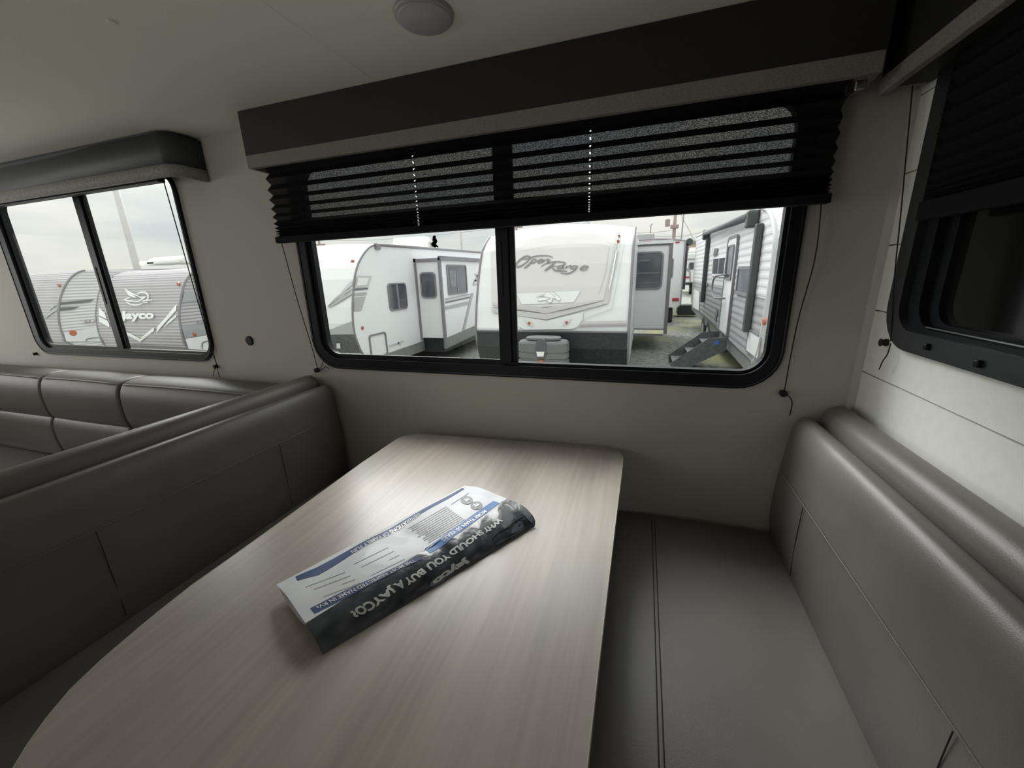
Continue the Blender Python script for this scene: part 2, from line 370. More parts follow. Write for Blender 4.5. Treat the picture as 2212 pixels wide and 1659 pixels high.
def text_on(bm, body, q, fn, bold=0.0, shear=0.0, sub=0, spacing=1.0):
    """lettering stretched over the quad q = (bottom-left, bottom-right, top-right, top-left); fn turns (a, b) into a point"""
    t = text_mesh(body, bold, shear, spacing)
    if sub:
        bmesh.ops.triangulate(t, faces=t.faces)
        for _ in range(sub):
            es = [e for e in t.edges if abs(e.verts[0].co.x - e.verts[1].co.x) > 0.02 or abs(e.verts[0].co.y - e.verts[1].co.y) > 0.3]
            if es: bmesh.ops.subdivide_edges(t, edges=es, cuts=1); bmesh.ops.triangulate(t, faces=[f for f in t.faces if len(f.verts) > 3])
    for v in t.verts:
        s, u = v.co.x, v.co.y
        x = (1 - s) * (1 - u) * q[0][0] + s * (1 - u) * q[1][0] + s * u * q[2][0] + (1 - s) * u * q[3][0]
        y = (1 - s) * (1 - u) * q[0][1] + s * (1 - u) * q[1][1] + s * u * q[2][1] + (1 - s) * u * q[3][1]
        v.co = fn(x, y)
    merge(bm, t)
def strokes(bm, lines, fn, k=5):
    """brush strokes: (width, points) in drawing units, tapered at both ends; fn maps drawing units to space"""
    for wd, pts in lines:
        wd *= 1.0
        c = catmull([(x, y, 0) for x, y in pts], k); n = len(c); L = []; R_ = []
        for i, p in enumerate(c):
            d = (c[min(i + 1, n - 1)] - c[max(i - 1, 0)]); d = d.normalized() if d.length > 1e-6 else Vector((1, 0, 0))
            t = i / (n - 1); ww = wd * 0.5 * (0.35 + 0.65 * math.sin(math.pi * min(1, max(0, 0.08 + 0.84 * t))) )
            L.append(bm.verts.new(fn(p.x - d.y * ww, p.y + d.x * ww))); R_.append(bm.verts.new(fn(p.x + d.y * ww, p.y - d.x * ww)))
        for i in range(n - 1): bm.faces.new((L[i], L[i + 1], R_[i + 1], R_[i]))
def poly_on(bm, pts, fn, th=(0, 0, 0)):
    P = [fn(*p) for p in pts]
    if Vector(th).length > 0: return prism(bm, P, th)
    f = bm.faces.new([bm.verts.new(p) for p in P])
    if len(pts) > 4: bmesh.ops.triangulate(bm, faces=[f])
def puff(bm, prof, y0, y1, r, ny=26, axis='y', bulge=0.0, wob=0.0):
    """cushion: closed convex cross-section swept along y (or x), its ends rounded off with radius r"""
    n = len(prof); cx = sum(p[0] for p in prof) / n; cz = sum(p[1] for p in prof) / n
    nor = []
    for i in range(n):
        a, b = prof[i - 1], prof[(i + 1) % n]; t = Vector((b[0] - a[0], b[1] - a[1])); t.normalize(); nn = Vector((t.y, -t.x))
        if nn.dot(Vector((prof[i][0] - cx, prof[i][1] - cz))) < 0: nn = -nn
        nor.append(nn)
    ys = []
    for k in range(7): ys.append((y0 + r * (1 - math.cos(math.pi / 2 * k / 6)), r * (1 - math.sin(math.pi / 2 * k / 6))))
    for k in range(1, ny): ys.append((y0 + r + (y1 - y0 - 2 * r) * k / ny, 0))
    for k in range(6, -1, -1): ys.append((y1 - r * (1 - math.cos(math.pi / 2 * k / 6)), r * (1 - math.sin(math.pi / 2 * k / 6))))
    rows = []
    for (y, ins) in ys:
        t = (y - y0) / (y1 - y0); bl = bulge * math.sin(math.pi * t) ** 0.6 + wob * math.sin(y * 23.0) * math.sin(y * 7.0 + 1)
        row = []
        for i in range(n):
            x = prof[i][0] + nor[i].x * (bl - ins); z = prof[i][1] + nor[i].y * (bl - ins)
            row.append(bm.verts.new((x, y, z) if axis == 'y' else (y, x, z)))
        rows.append(row)
    for a, b in zip(rows, rows[1:]):
        for i in range(n): bm.faces.new((a[i], a[(i + 1) % n], b[(i + 1) % n], b[i]))
    bm.faces.new(rows[0]); bm.faces.new(rows[-1])
    return bm
def smooth_prof(pts, k=5): return [(p.x, p.y) for p in catmull([(x, y, 0) for x, y in pts], k, closed=True)]

# ================================================================== THE ROOM
YW, XR, ZC = 1.30, 0.58, 1.88
WIN1 = (-1.268, 0.362, 1.005, 1.745)      # wall openings
WIN2 = (-3.27, -1.912, 1.005, 1.775)
bm = NB(); grid_boxes(bm, -4.3, XR + 0.06, 0, ZC, [WIN1, WIN2], 1, YW, YW + 0.027); o = obj('wall_back', bm, 'wall'); o['kind'] = 'structure'
bm = NB(); box(bm, -4.36, XR + 0.06, -1.76, YW + 0.05, ZC, ZC + 0.05); o = obj('ceiling', bm, 'ceiling'); o['kind'] = 'structure'
bm = NB(); box(bm, -0.7805, -0.7795, -1.7, YW, ZC - 0.0004, ZC)
obj('panel_joint', bm, 'ceiling', o)
bm = NB(); box(bm, -4.36, XR + 0.06, -1.76, YW + 0.05, -0.05, 0); o = obj('floor', bm, 'floor'); o['kind'] = 'structure'
bm = NB(); grid_boxes(bm, -1.76, YW + 0.05, 0, ZC, [(-0.95, 0.95, 0.88, 1.72)], 0, -4.36, -4.3); o = obj('wall_left', bm, 'wall'); o['kind'] = 'structure'
bm = NB(); grid_boxes(bm, -4.3, XR + 0.06, 0, ZC, [(-2.3, -1.5, 0.02, 1.8)], 1, -1.76, -1.7); o = obj('wall_front', bm, 'wall'); o['kind'] = 'structure'
# shiplap wall on the right, plank by plank
bm = NB(); grid_boxes(bm, -1.7, YW, 0, ZC, [(0.12, 1.165, 1.165, 1.74)], 0, XR + 0.012, XR + 0.06); wr = obj('wall_right', bm, 'wall'); wr['kind'] = 'structure'
zs = [0.0, 0.058, 0.221, 0.384, 0.547, 0.710, 0.873, 1.036, 1.200, 1.361, 1.522, 1.685, 1.88]
for a, b in zip(zs, zs[1:]):
    bm = NB(); grid_boxes(bm, -1.7, YW - 0.001, a + 0.0016, b - 0.0016, [(0.12, 1.165, 1.165, 1.74)], 0, XR, XR + 0.0115)
    obj('plank', bm, 'plank', wr)
bm = NB(); prism(bm, [(XR, YW, 0), (XR - 0.014, YW, 0), (XR - 0.010, YW - 0.006, 0), (XR - 0.006, YW - 0.010, 0), (XR, YW - 0.014, 0)], (0, 0, 1.7)); o = obj('trim_1', bm, 'wall'); o['kind'] = 'structure'

# ------------------------------------------------------------------ windows
def pane(parent, u0, u1, v0, v1, r, ax, c, m='glass', name='pane', th=0.004):
    bm = NB(); plate(bm, rrect(u0, u1, v0, v1, r), ax, c, c + th); return obj(name, bm, m, parent)
def interior_window(name, x0, x1, z0, z1, mulx, gl, gr, gz0, gz1, R_out):
    """x0..z1 outer flange; gl = left glass x-range, gr = right glass x-range"""
    bm = NB(); gi = rrect(gl[0] - 0.022, gr[1] + 0.012, gz0 - 0.018, gz1 + 0.01, R_out - 0.035)
    ring(bm, rrect(x0, x1, z0, z1, R_out), gi, 1, YW - 0.012, YW + 0.001)
    fr = obj(name, bm, 'black'); fr['kind'] = 'structure'
    bm = NB(); ring(bm, rrect(x0 + 0.006, x1 - 0.006, z0 + 0.006, z1 - 0.006, R_out - 0.006), rrect(x0 + 0.009, x1 - 0.009, z0 + 0.009, z1 - 0.009, R_out - 0.009), 1, YW - 0.0145, YW - 0.011)
    obj('flange_bead', bm, 'blacksatin', fr)
    bm = NB(); ring(bm, rrect(gl[0] - 0.03, gr[1] + 0.02, gz0 - 0.025, gz1 + 0.02, R_out - 0.03), rrect(gl[0] - 0.001, gr[1] + 0.002, gz0 - 0.008, gz1, R_out - 0.05), 1, YW + 0.001, YW + 0.026)
    obj('window_frame', bm, 'black', fr)
    # fixed right light, sliding left sash nearer the room
    bm = NB(); ring(bm, rrect(gl[0] - 0.018, mulx[1] - 0.020, gz0 - 0.022, gz1 + 0.012, (R_out - 0.045, 0.004, 0.004, R_out - 0.045)), rrect(gl[0], mulx[0], gz0, gz1, (R_out - 0.06, 0.003, 0.003, R_out - 0.06)), 1, YW + 0.002, YW + 0.011)
    obj('sliding_sash', bm, 'black', fr)
    pane(fr, gl[0] - 0.005, mulx[0] + 0.005, gz0 - 0.005, gz1 + 0.005, 0.02, 1, YW + 0.006, th=0.002)
    bm = NB(); box(bm, mulx[0] + 0.004, mulx[1], YW + 0.011, YW + 0.025, gz0 - 0.02, gz1 + 0.01, 0.002, 1)
    obj('mullion', bm, 'black', fr)
    pane(fr, mulx[1] - 0.003, gr[1] + 0.004, gz0 - 0.012, gz1 + 0.005, 0.03, 1, YW + 0.021, th=0.002)
    bm = NB(); box(bm, gl[0], gr[1] - 0.03, YW + 0.002, YW + 0.006, gz0 - 0.021, gz0 - 0.0185)
    obj('sash_track', bm, 'steel', fr, label='thin bright metal track line along the sill')
    bm = NB(); box(bm, mulx[0] + 0.014, mulx[0] + 0.022, YW - 0.001, YW + 0.006, gz0 + 0.22, gz0 + 0.40, 0.002, 1)
    obj('sash_latch', bm, 'black', fr)
    return fr
interior_window('window_1', -1.300, 0.392, 0.968, 1.775, (-0.476, -0.414), (-1.236, -0.476), (-0.414, 0.346), 1.028, 1.722, 0.115)
interior_window('window_2', -3.315, -1.893, 0.968, 1.80, (-2.612, -2.545), (-3.235, -2.612), (-2.545, -1.922), 1.022, 1.765, 0.10)
# dark window in the shiplap wall
bm = NB(); ring(bm, rrect(0.075, 1.207, 1.126, 1.80, (0.10, 0.10, 0.02, 0.02)), rrect(0.125, 1.160, 1.170, 1.74, 0.06), 0, XR - 0.014, XR + 0.001); w3 = obj('window_3', bm, 'blacksatin'); w3['kind'] = 'structure'
bm = NB(); ring(bm, rrect(0.120, 1.165, 1.165, 1.745, 0.064), rrect(0.150, 1.120, 1.178, 1.715, 0.06), 0, XR + 0.001, XR + 0.045); obj('window_frame', bm, 'black', w3)
bm = NB(); ring(bm, rrect(0.155, 1.125, 1.172, 1.72, 0.06), rrect(0.185, 1.088, 1.190, 1.69, 0.045), 0, XR + 0.018, XR + 0.034); obj('sliding_sash', bm, 'black', w3)
pane(w3, 0.16, 1.10, 1.18, 1.70, 0.04, 0, XR + 0.030, 'blackgloss')
bm = NB(); box(bm, XR + 0.002, XR + 0.005, 0.18, 1.10, 1.1815, 1.184); obj('sash_track', bm, 'steel', w3, label='thin bright metal track line in the dark window')
for (px, py) in ((2141, 785), (2025, 748)):
    p = on(px, py, 0, XR); bm = NB(); box(bm, XR - 0.022, XR + 0.004, p.y - 0.006, p.y + 0.006, p.z - 0.008, p.z + 0.006, 0.003, 2); obj('sash_clip', bm, 'black', w3)

# ------------------------------------------------------------------ blinds with cords
def cleat(parent, p, n=(0, -1, 0)):
    n = Vector(n); bm = NB(); tube(bm, [p, p + n * 0.006, p + n * 0.008, p + n * 0.014, p + n * 0.016], [0.009, 0.009, 0.006, 0.010, 0.006], 14)
    return obj('cord_cleat', bm, 'cord', parent, True)
def cord(parent, pts, r=0.0016, name='cord'):
    bm = NB(); tube(bm, catmull(pts, 5), r, 6); return obj(name, bm, 'cord', parent, True)
bl = thing('window_blind', 'wide black pleated blind half lowered over the trailer view window', 'blind', (-0.455, 1.235, 1.47))
folds = [1.758, 1.720, 1.682, 1.645, 1.612, 1.581, 1.553, 1.531, 1.515, 1.504, 1.496, 1.489, 1.484]
BX0, BX1 = -1.322, 0.415
CX_HOLES = (-0.718, -0.161)
def pleats(bm, folds, x0, x1, ya, yb, holes):
    cols = [x0]
    for h in sorted(holes): cols += [h - 0.0022, h + 0.0022]
    cols.append(x1)
    for a, b in zip(folds, folds[1:]):
        mid = a - (a - b) * 0.44; fold = 0 if a - b > 0.021 else 1
        for (z0_, y0_, z1_, y1_, mi) in ((a, ya, mid, yb, fold), (mid, yb, b, ya, 1)):
            for k, (c, d) in enumerate(zip(cols, cols[1:])):
                if k % 2 == 0 or not holes:
                    f = bm.faces.new([bm.verts.new(q) for q in ((c, y0_, z0_), (d, y0_, z0_), (d, y1_, z1_), (c, y1_, z1_))]); f.material_index = mi
                else:
                    for (s0, s1) in ((0, 0.36), (0.64, 1)):
                        A = (y0_ + (y1_ - y0_) * s0, z0_ + (z1_ - z0_) * s0); B = (y0_ + (y1_ - y0_) * s1, z0_ + (z1_ - z0_) * s1)
                        f = bm.faces.new([bm.verts.new(q) for q in ((c, A[0], A[1]), (d, A[0], A[1]), (d, B[0], B[1]), (c, B[0], B[1]))]); f.material_index = mi
bm = NB(); pleats(bm, folds, BX0, BX1, 1.222, 1.243, CX_HOLES); obj('pleated_fabric', bm, ['shade', 'shadefold'], bl)
bm = NB(); box(bm, BX0 - 0.004, BX1 + 0.004, 1.219, 1.246, 1.463, 1.485, 0.003, 2); obj('bottom_rail', bm, 'shadefold', bl)
bm = NB(); box(bm, BX0, BX1, 1.205, 1.265, 1.758, 1.79, 0.003, 1); obj('head_rail', bm, 'black', bl)
for hx in CX_HOLES: cord(bl, [(hx + 0.004, 1.2335, 1.76), (hx + 0.004, 1.2335, 1.6), (hx + 0.004, 1.2335, 1.485)], 0.0007)
pa = on(687, 798, 1, YW - 0.008); cl = cleat(bl, on(687, 799, 1, YW))
cord(bl, [(BX0 + 0.012, 1.232, 1.463), on(640, 640, 1, 1.27), on(672, 745, 1, 1.285), on(686, 796, 1, YW - 0.012)])
cord(bl, [on(686, 799, 1, YW - 0.012), on(694, 792, 1, YW - 0.012), on(699, 777, 1, YW - 0.013)], 0.0014)
cord(bl, [on(687, 800, 1, YW - 0.012), on(696, 797, 1, YW - 0.012), on(704, 792, 1, YW - 0.013), on(711, 797, 1, YW - 0.012)], 0.0014)
cleat(bl, on(1690, 848, 1, YW))
cord(bl, [(BX1 - 0.012, 1.232, 1.463), on(1760, 560, 1, 1.25), on(1722, 700, 1, 1.275), on(1694, 846, 1, YW - 0.012)])
cord(bl, [on(1692, 848, 1, YW - 0.012), on(1706, 858, 1, YW - 0.012), on(1711, 872, 1, YW - 0.012), on(1706, 897, 1, YW - 0.014)])

b2_ = thing('window_blind', 'black blind raised into the blue-grey valance over the sofa window', 'blind', (-2.6, 1.24, 1.74))
bm = NB(); f2 = [1.775 - 0.004 * i for i in range(7)]; pleats(bm, f2, -3.24, -1.876, 1.222, 1.243, ()); obj('pleated_fabric', bm, ['shadefold', 'shadefold'], b2_)
bm = NB(); box(bm, -3.245, -1.873, 1.219, 1.247, 1.7255, 1.750, 0.003, 2); obj('bottom_rail', bm, 'black', b2_)
cleat(b2_, on(469, 791, 1, YW)); cleat(b2_, on(80, 764, 1, YW))
cord(b2_, [on(352, 386, 1, 1.235), on(380, 485, 1, 1.25), on(424, 640, 1, 1.272), on(468, 788, 1, YW - 0.012)], 0.0022)
cord(b2_, [on(469, 792, 1, YW - 0.012), on(463, 800, 1, YW - 0.012), on(460, 813, 1, YW - 0.012)], 0.0013)
cord(b2_, [on(469, 792, 1, YW - 0.012), on(471, 804, 1, YW - 0.012), on(475, 815, 1, YW - 0.012)], 0.0013)

b3 = thing('window_blind', 'black pleated blind half lowered over the dark shiplap wall window', 'blind', (0.545, 0.65, 1.43))
bm = NB(); f3 = [1.70, 1.665, 1.63, 1.597, 1.565, 1.535, 1.508, 1.485, 1.468, 1.455, 1.446, 1.440]
for a, b in zip(f3, f3[1:]):
    mid = (a + b) / 2
    for (za, xa, zb, xb) in ((a, 0.543, mid, 0.559), (mid, 0.559, b, 0.543)):
        bm.faces.new([bm.verts.new(q) for q in ((xa, 0.11, za), (xa, 1.118, za), (xb, 1.118, zb), (xb, 0.11, zb))])
obj('pleated_fabric', bm, 'shadefold', b3)
bm = NB(); box(bm, 0.540, 0.562, 0.105, 1.121, 1.402, 1.440, 0.003, 2); obj('bottom_rail', bm, 'shadefold', b3)
cleat(b3, on(1917, 740, 0, XR), (-1, 0, 0))
cord(b3, [on(1972, 178, 0, 0.55), on(1958, 330, 0, 0.555), on(1946, 460, 0, 0.558), on(1932, 600, 0, 0.562), on(1924, 737, 0, XR - 0.014)], 0.0013)
cord(b3, [on(1924, 742, 0, XR - 0.014), on(1917, 765, 0, XR - 0.02), on(1907, 780, 0, XR - 0.02), on(1899, 798, 0, XR - 0.02)], 0.0013)

# ------------------------------------------------------------------ valances
v1 = thing('valance', 'long charcoal valance with linen strip above the trailer view window', 'valance', (-0.44, 1.23, 1.70))
bm = NB(); box(bm, -1.332, 0.456, 1.166, 1.180, 1.744, ZC - 0.001, 0.002, 1); box(bm, -1.332, -1.320, 1.180, YW - 0.001, 1.744, ZC - 0.001); box(bm, 0.444, 0.456, 1.180, YW - 0.001, 1.744, ZC - 0.001)
obj('valance_board', bm, 'valdark', v1)
bm = NB(); box(bm, -1.328, 0.452, 1.163, 1.182, 1.704, 1.745, 0.003, 2); box(bm, -1.328, -1.317, 1.182, YW - 0.001, 1.704, 1.745); box(bm, 0.441, 0.452, 1.182, YW - 0.001, 1.704, 1.745)
obj('linen_strip', bm, 'linen', v1, label='grey linen strip along the lower edge')
bm = NB(); box(bm, 0.42, 0.44, 1.20, 1.235, 1.688, 1.708, 0.003, 1); obj('mounting_bracket', bm, 'steel', v1, label='small bright metal bracket')

v2 = thing('valance', 'blue-grey padded valance with rounded corner above the sofa window', 'valance', (-2.6, 1.23, 1.70))
def vpath(x1_, r, inset):
    pts = [(-3.60, 1.166 + inset)]
    for k in range(9):
        a = math.pi / 2 * k / 8; pts.append((x1_ - inset - r + r * math.sin(a), 1.166 + inset + r - r * math.cos(a)))
    pts.append((x1_ - inset, YW - 0.001)); return pts
def vband(z0, z1, th, out=0.0):
    bm = NB(); A = vpath(-1.700 + out, 0.05, -out); B = list(reversed(vpath(-1.700, 0.045, th)))
    prism(bm, [(x, y, z0) for x, y in A + B], (0, 0, z1 - z0)); return bm
obj('valance_board', vband(1.762, ZC - 0.012, 0.014), 'valgrey', v2, True)
obj('linen_strip', vband(1.722, 1.763, 0.014, 0.002), 'linenend', v2, True, label='paler linen strip along the lower edge')
bm = NB(); A = vpath(-1.71, 0.05, 0.01) + [(-3.60, YW - 0.001)]; prism(bm, [(x, y, ZC - 0.013) for x, y in A], (0, 0, 0.012)); obj('top_board', bm, 'valgrey', v2)

v3 = thing('valance', 'charcoal valance with linen strip on the shiplap wall at the corner', 'valance', (0.53, 0.6, 1.69))
bm = NB(); box(bm, 0.490, 0.503, -0.1, 1.262, 1.722, ZC - 0.001, 0.002, 1); box(bm, 0.503, XR - 0.001, 1.250, 1.262, 1.722, ZC - 0.001)
obj('valance_board', bm, 'valdark', v3)
bm = NB(); box(bm, 0.486, 0.505, -0.1, 1.266, 1.688, 1.723, 0.003, 2); box(bm, 0.505, XR - 0.001, 1.254, 1.266, 1.700, 1.723)
obj('linen_strip', bm, 'linen', v3, label='grey linen strip along the lower edge')
bm = NB(); box(bm, 0.505, XR - 0.001, -0.1, 1.250, 1.700, 1.706); obj('soffit', bm, 'valdark', v3)

# ------------------------------------------------------------------ ceiling light, wall vent, screw caps
cl_ = thing('ceiling_light', 'round flush ceiling light with frosted lens, switched off', 'ceiling light', (-0.492, 0.948, ZC))
bm = NB(); tube(bm, [(-0.492, 0.948, ZC), (-0.492, 0.948, ZC - 0.006), (-0.492, 0.948, ZC - 0.010)], [0.066, 0.065, 0.060], 48); obj('light_ring', bm, 'lampring', cl_, True)
bm = NB(); R0 = [(0.060, 0.009), (0.059, 0.012), (0.054, 0.014), (0.045, 0.018), (0.03, 0.0205), (0.012, 0.0215)]
tube(bm, [(-0.492, 0.948, ZC - h) for _, h in R0], [r for r, _ in R0], 48); obj('lens', bm, 'lens', cl_, True)
p = on(540, 736, 1, YW); vt = thing('wall_vent', 'small round black speaker-like vent on the wall between two windows', 'vent', p)
bm = NB(); tube(bm, [p, p - Vector((0, .004, 0)), p - Vector((0, .007, 0))], [0.021, 0.021, 0.018], 32); obj('rim', bm, 'black', vt)
bm = NB()
for k in range(3): tube(bm, [p - Vector((0, .006, 0)) + Vector((math.cos(a), 0, math.sin(a))) * (0.005 + 0.004 * k) for a in [2 * math.pi * i / 24 for i in range(24)]], 0.001, 6, closed=True)
obj('grille', bm, 'black', vt)
p = on(240, 46, 2, ZC); s_ = thing('screw_cap', 'small round screw cap on the ceiling beside the light', 'cap', p)
bm = NB(); tube(bm, [p, p - Vector((0, 0, .002)), p - Vector((0, 0, .003))], [0.009, 0.009, 0.006], 16); obj('cap', bm, 'ceiling', s_)

# ------------------------------------------------------------------ dinette benches
def seam_line(pts, parent, r=0.0013, m='seam'):
    bm = NB(); tube(bm, pts, r, 5); return obj('seam', bm, m, parent)
def bench(s, xface, label, y0, y1):
    """s=+1 bench whose back is on the +x side; xface = x of the backrest foot"""
    X = lambda d: xface + s * d
    t = thing('dinette_bench', label, 'bench', (xface, (y0 + y1) / 2, 0), 'padded dinette benches')
    bm = NB(); box(bm, min(X(-0.46), X(0.14)), max(X(-0.46), X(0.14)), y0, y1, 0.0, 0.385); obj('base', bm, 'cabinet', t)
    pr = smooth_prof([(X(-0.49), 0.39), (X(-0.505), 0.44), (X(-0.475), 0.488), (X(-0.38), 0.499), (X(-0.2), 0.503), (X(-0.05), 0.500), (X(0.03), 0.495), (X(0.05), 0.44), (X(0.03), 0.388), (X(-0.2), 0.386)], 4)
    bm = NB(); puff(bm, pr, y0, y1, 0.02); obj('seat_cushion', bm, 'vinyl', t, True)
    # front back cushion
    pr = smooth_prof([(X(0.0), 0.50), (X(-0.010), 0.58), (X(-0.006), 0.70), (X(0.004), 0.80), (X(0.010), 0.86), (X(0.026), 0.893), (X(0.050), 0.898), (X(0.066), 0.885), (X(0.072), 0.84), (X(0.075), 0.65), (X(0.07), 0.47), (X(0.02), 0.468)], 4)
    bm = NB(); puff(bm, pr, y0, y1 - 0.004, 0.028, bulge=0.002); bc = obj('back_cushion', bm, 'vinyl', t, True)
    pr = smooth_prof([(X(0.078), 0.5), (X(0.074), 0.80), (X(0.074), 0.885), (X(0.084), 0.922), (X(0.110), 0.938), (X(0.136), 0.933), (X(0.150), 0.905), (X(0.152), 0.80), (X(0.150), 0.5)], 4)
    bm = NB(); puff(bm, pr, y0, y1 - 0.002, 0.03); obj('rear_bolster', bm, 'vinyl', t, True)
    return t, bc, X
tR, bcR, XRt = bench(1, 0.422, 'grey leatherette dinette bench against the white shiplap wall', 0.02, 1.294)
for dx in (0.068, 0.077):
    seam_line([(dx, y, 0.5025 - 0.012 * max(0, (y - 1.2) / 0.1) ** 2) for y in [0.05 + 1.2 * k / 12 for k in range(13)]], tR, 0.0013, 'seamdark')
tL, bcL, XLf = bench(-1, -1.212, 'grey leatherette dinette bench backing onto the sofa', 0.02, 1.294)
def face_pt(px, py, xf): return on(px, py, 0, xf)
def horiz_seam(bc, xf, s, z, y0, y1):
    pts = [(xf - s * 0.0072, y0 + (y1 - y0) * k / 20, z) for k in range(21)]
    seam_line(pts, bc, 0.0010)
horiz_seam(bcR, 0.420, 1, 0.735, 0.45, 1.23); horiz_seam(bcL, -1.210, -1, 0.770, 0.20, 1.16)
for (bc, xf, s, ys2, zt_) in ((bcR, 0.4205, 1, (1.055, 0.525), 0.73), (bcL, -1.2105, -1, (0.968, 0.456), 0.765)):
    for y in ys2:
        seam_line([(xf - s * (0.0078 + 0.0022 * math.sin(math.pi * k / 8)), y, zt_ - (zt_ - 0.52) * k / 8) for k in range(9)], bc, 0.0010, 'seamdark')

# ------------------------------------------------------------------ sofa along the window wall
so = thing('sofa', 'taupe leatherette sofa under the far window behind the bench', 'sofa', (-2.7, 0.95, 0))
bm = NB(); box(bm, -4.1, -1.45, 0.52, 1.28, 0.0, 0.28); obj('base', bm, 'cabinet', so)
for (a, b) in ((-4.05, -2.93), (-2.915, -2.285), (-2.272, -1.40)):
    pr = smooth_prof([(0.50, 0.30), (0.485, 0.36), (0.50, 0.43), (0.56, 0.455), (0.85, 0.465), (1.08, 0.455), (1.12, 0.40), (1.10, 0.29), (0.8, 0.28)], 4)
    bm = NB(); puff(bm, pr, a, min(b, -1.45), 0.03, axis='x', bulge=0.004); obj('seat_cushion', bm, 'sofa', so, True)
for (a, b) in ((-4.05, -2.905), (-2.900, -2.282), (-2.276, -1.40)):
    # upper roll and lower pad of each back cushion
    pr = smooth_prof([(1.105, 0.672), (1.085, 0.72), (1.083, 0.82), (1.10, 0.88), (1.135, 0.902), (1.20, 0.905), (1.262, 0.890), (1.285, 0.86), (1.288, 0.72), (1.25, 0.68), (1.15, 0.675)], 5)
    bm = NB(); puff(bm, pr, a, b, 0.016, axis='x', bulge=0.006); bc = obj('back_cushion', bm, 'sofa', so, True)
    bm = NB(); tube(bm, [(x, 1.102 - 0.003, 0.889 + 0.006 * math.sin(math.pi * (x - a) / (b - a)) ** 0.5 if a < x < b else 0.885) for x in [a + 0.03 + (b - a - 0.06) * k / 16 for k in range(17)]], 0.0032, 6); obj('piping', bm, 'seam', bc, True)
    pr = smooth_prof([(1.10, 0.45), (1.088, 0.50), (1.080, 0.58), (1.086, 0.655), (1.12, 0.685), (1.25, 0.685), (1.28, 0.6), (1.27, 0.45), (1.18, 0.44)], 5)
    bm = NB(); puff(bm, pr, a, b, 0.016, axis='x', bulge=0.006); obj('lumbar_pad', bm, 'sofa', so, True)

# ------------------------------------------------------------------ table
TZ = 0.735
tb = thing('dining_table', 'greige woodgrain dinette table with rounded near end', 'table', (-0.45, 0.65, 0))
def T(px, py): p = on(px, py, 2, TZ); return (p.x, p.y)
edge = []
for q in ((1269, 1659), (1290, 1470), (1313.2, 1269.5), (1331, 1120), (1346, 1000)): edge.append(T(*q))
corner_r = [T(1346.5, 990), T(1343, 980), T(1334, 972.5), T(1320, 967.5), T(1300, 965.5)]
far = [T(1200, 957.5), T(1100, 950.5), T(1000, 943.5), T(930, 938.7)]
corner_l = [T(905, 937.3), T(888, 938.5), T(872, 942), T(858, 947.5)]
left = [T(780, 1000.3), T(700, 1058.5), T(573.6, 1150), T(480, 1217), T(414, 1263.5), T(340, 1322), T(300, 1355), T(218, 1425), T(150, 1490), T(100, 1550), T(60, 1605), T(27, 1659)]
near = [(-0.69, 0.075), (-0.60, 0.035), (-0.45, 0.02), (-0.28, 0.03), (-0.15, 0.075), (-0.075, 0.15), (-0.045, 0.24)]
outline = [(x, min(y, 1.288)) for x, y in edge + corner_r + far + corner_l + left + near]
def poly_prism(outline, z0, z1, off=0.0):
    n = len(outline); out = []
    for i in range(n):
        a, b = Vector(outline[i - 1]), Vector(outline[(i + 1) % n]); t = (b - a).normalized(); nn = Vector((t.y, -t.x))
        out.append((outline[i][0] + nn.x * off, outline[i][1] + nn.y * off, z0))
    bm = NB(); prism(bm, out, (0, 0, z1 - z0)); return bm
obj('tabletop', poly_prism(outline, TZ - 0.028, TZ, -0.0016), 'wood', tb)
bm = NB(); n = len(outline); O, I = [], []
for i in range(n):
    a, b = Vector(outline[i - 1]), Vector(outline[(i + 1) % n]); t = (b - a).normalized(); nn = Vector((t.y, -t.x))
    O.append(outline[i]); I.append((outline[i][0] - nn.x * 0.0016, outline[i][1] - nn.y * 0.0016))
ring(bm, O, I, 2, TZ - 0.029, TZ + 0.0004); obj('edge_band', bm, 'edgeband', tb, label='pale edge band around the tabletop')
for y in (0.38, 1.0):
    bm = NB(); tube(bm, [(-0.45, y, 0.0), (-0.45, y, 0.012), (-0.45, y, 0.02), (-0.45, y, 0.06), (-0.45, y, 0.68), (-0.45, y, 0.70), (-0.45, y, 0.707)], [0.11, 0.11, 0.05, 0.028, 0.028, 0.06, 0.09], 24); obj('pedestal', bm, 'steel', tb, True)

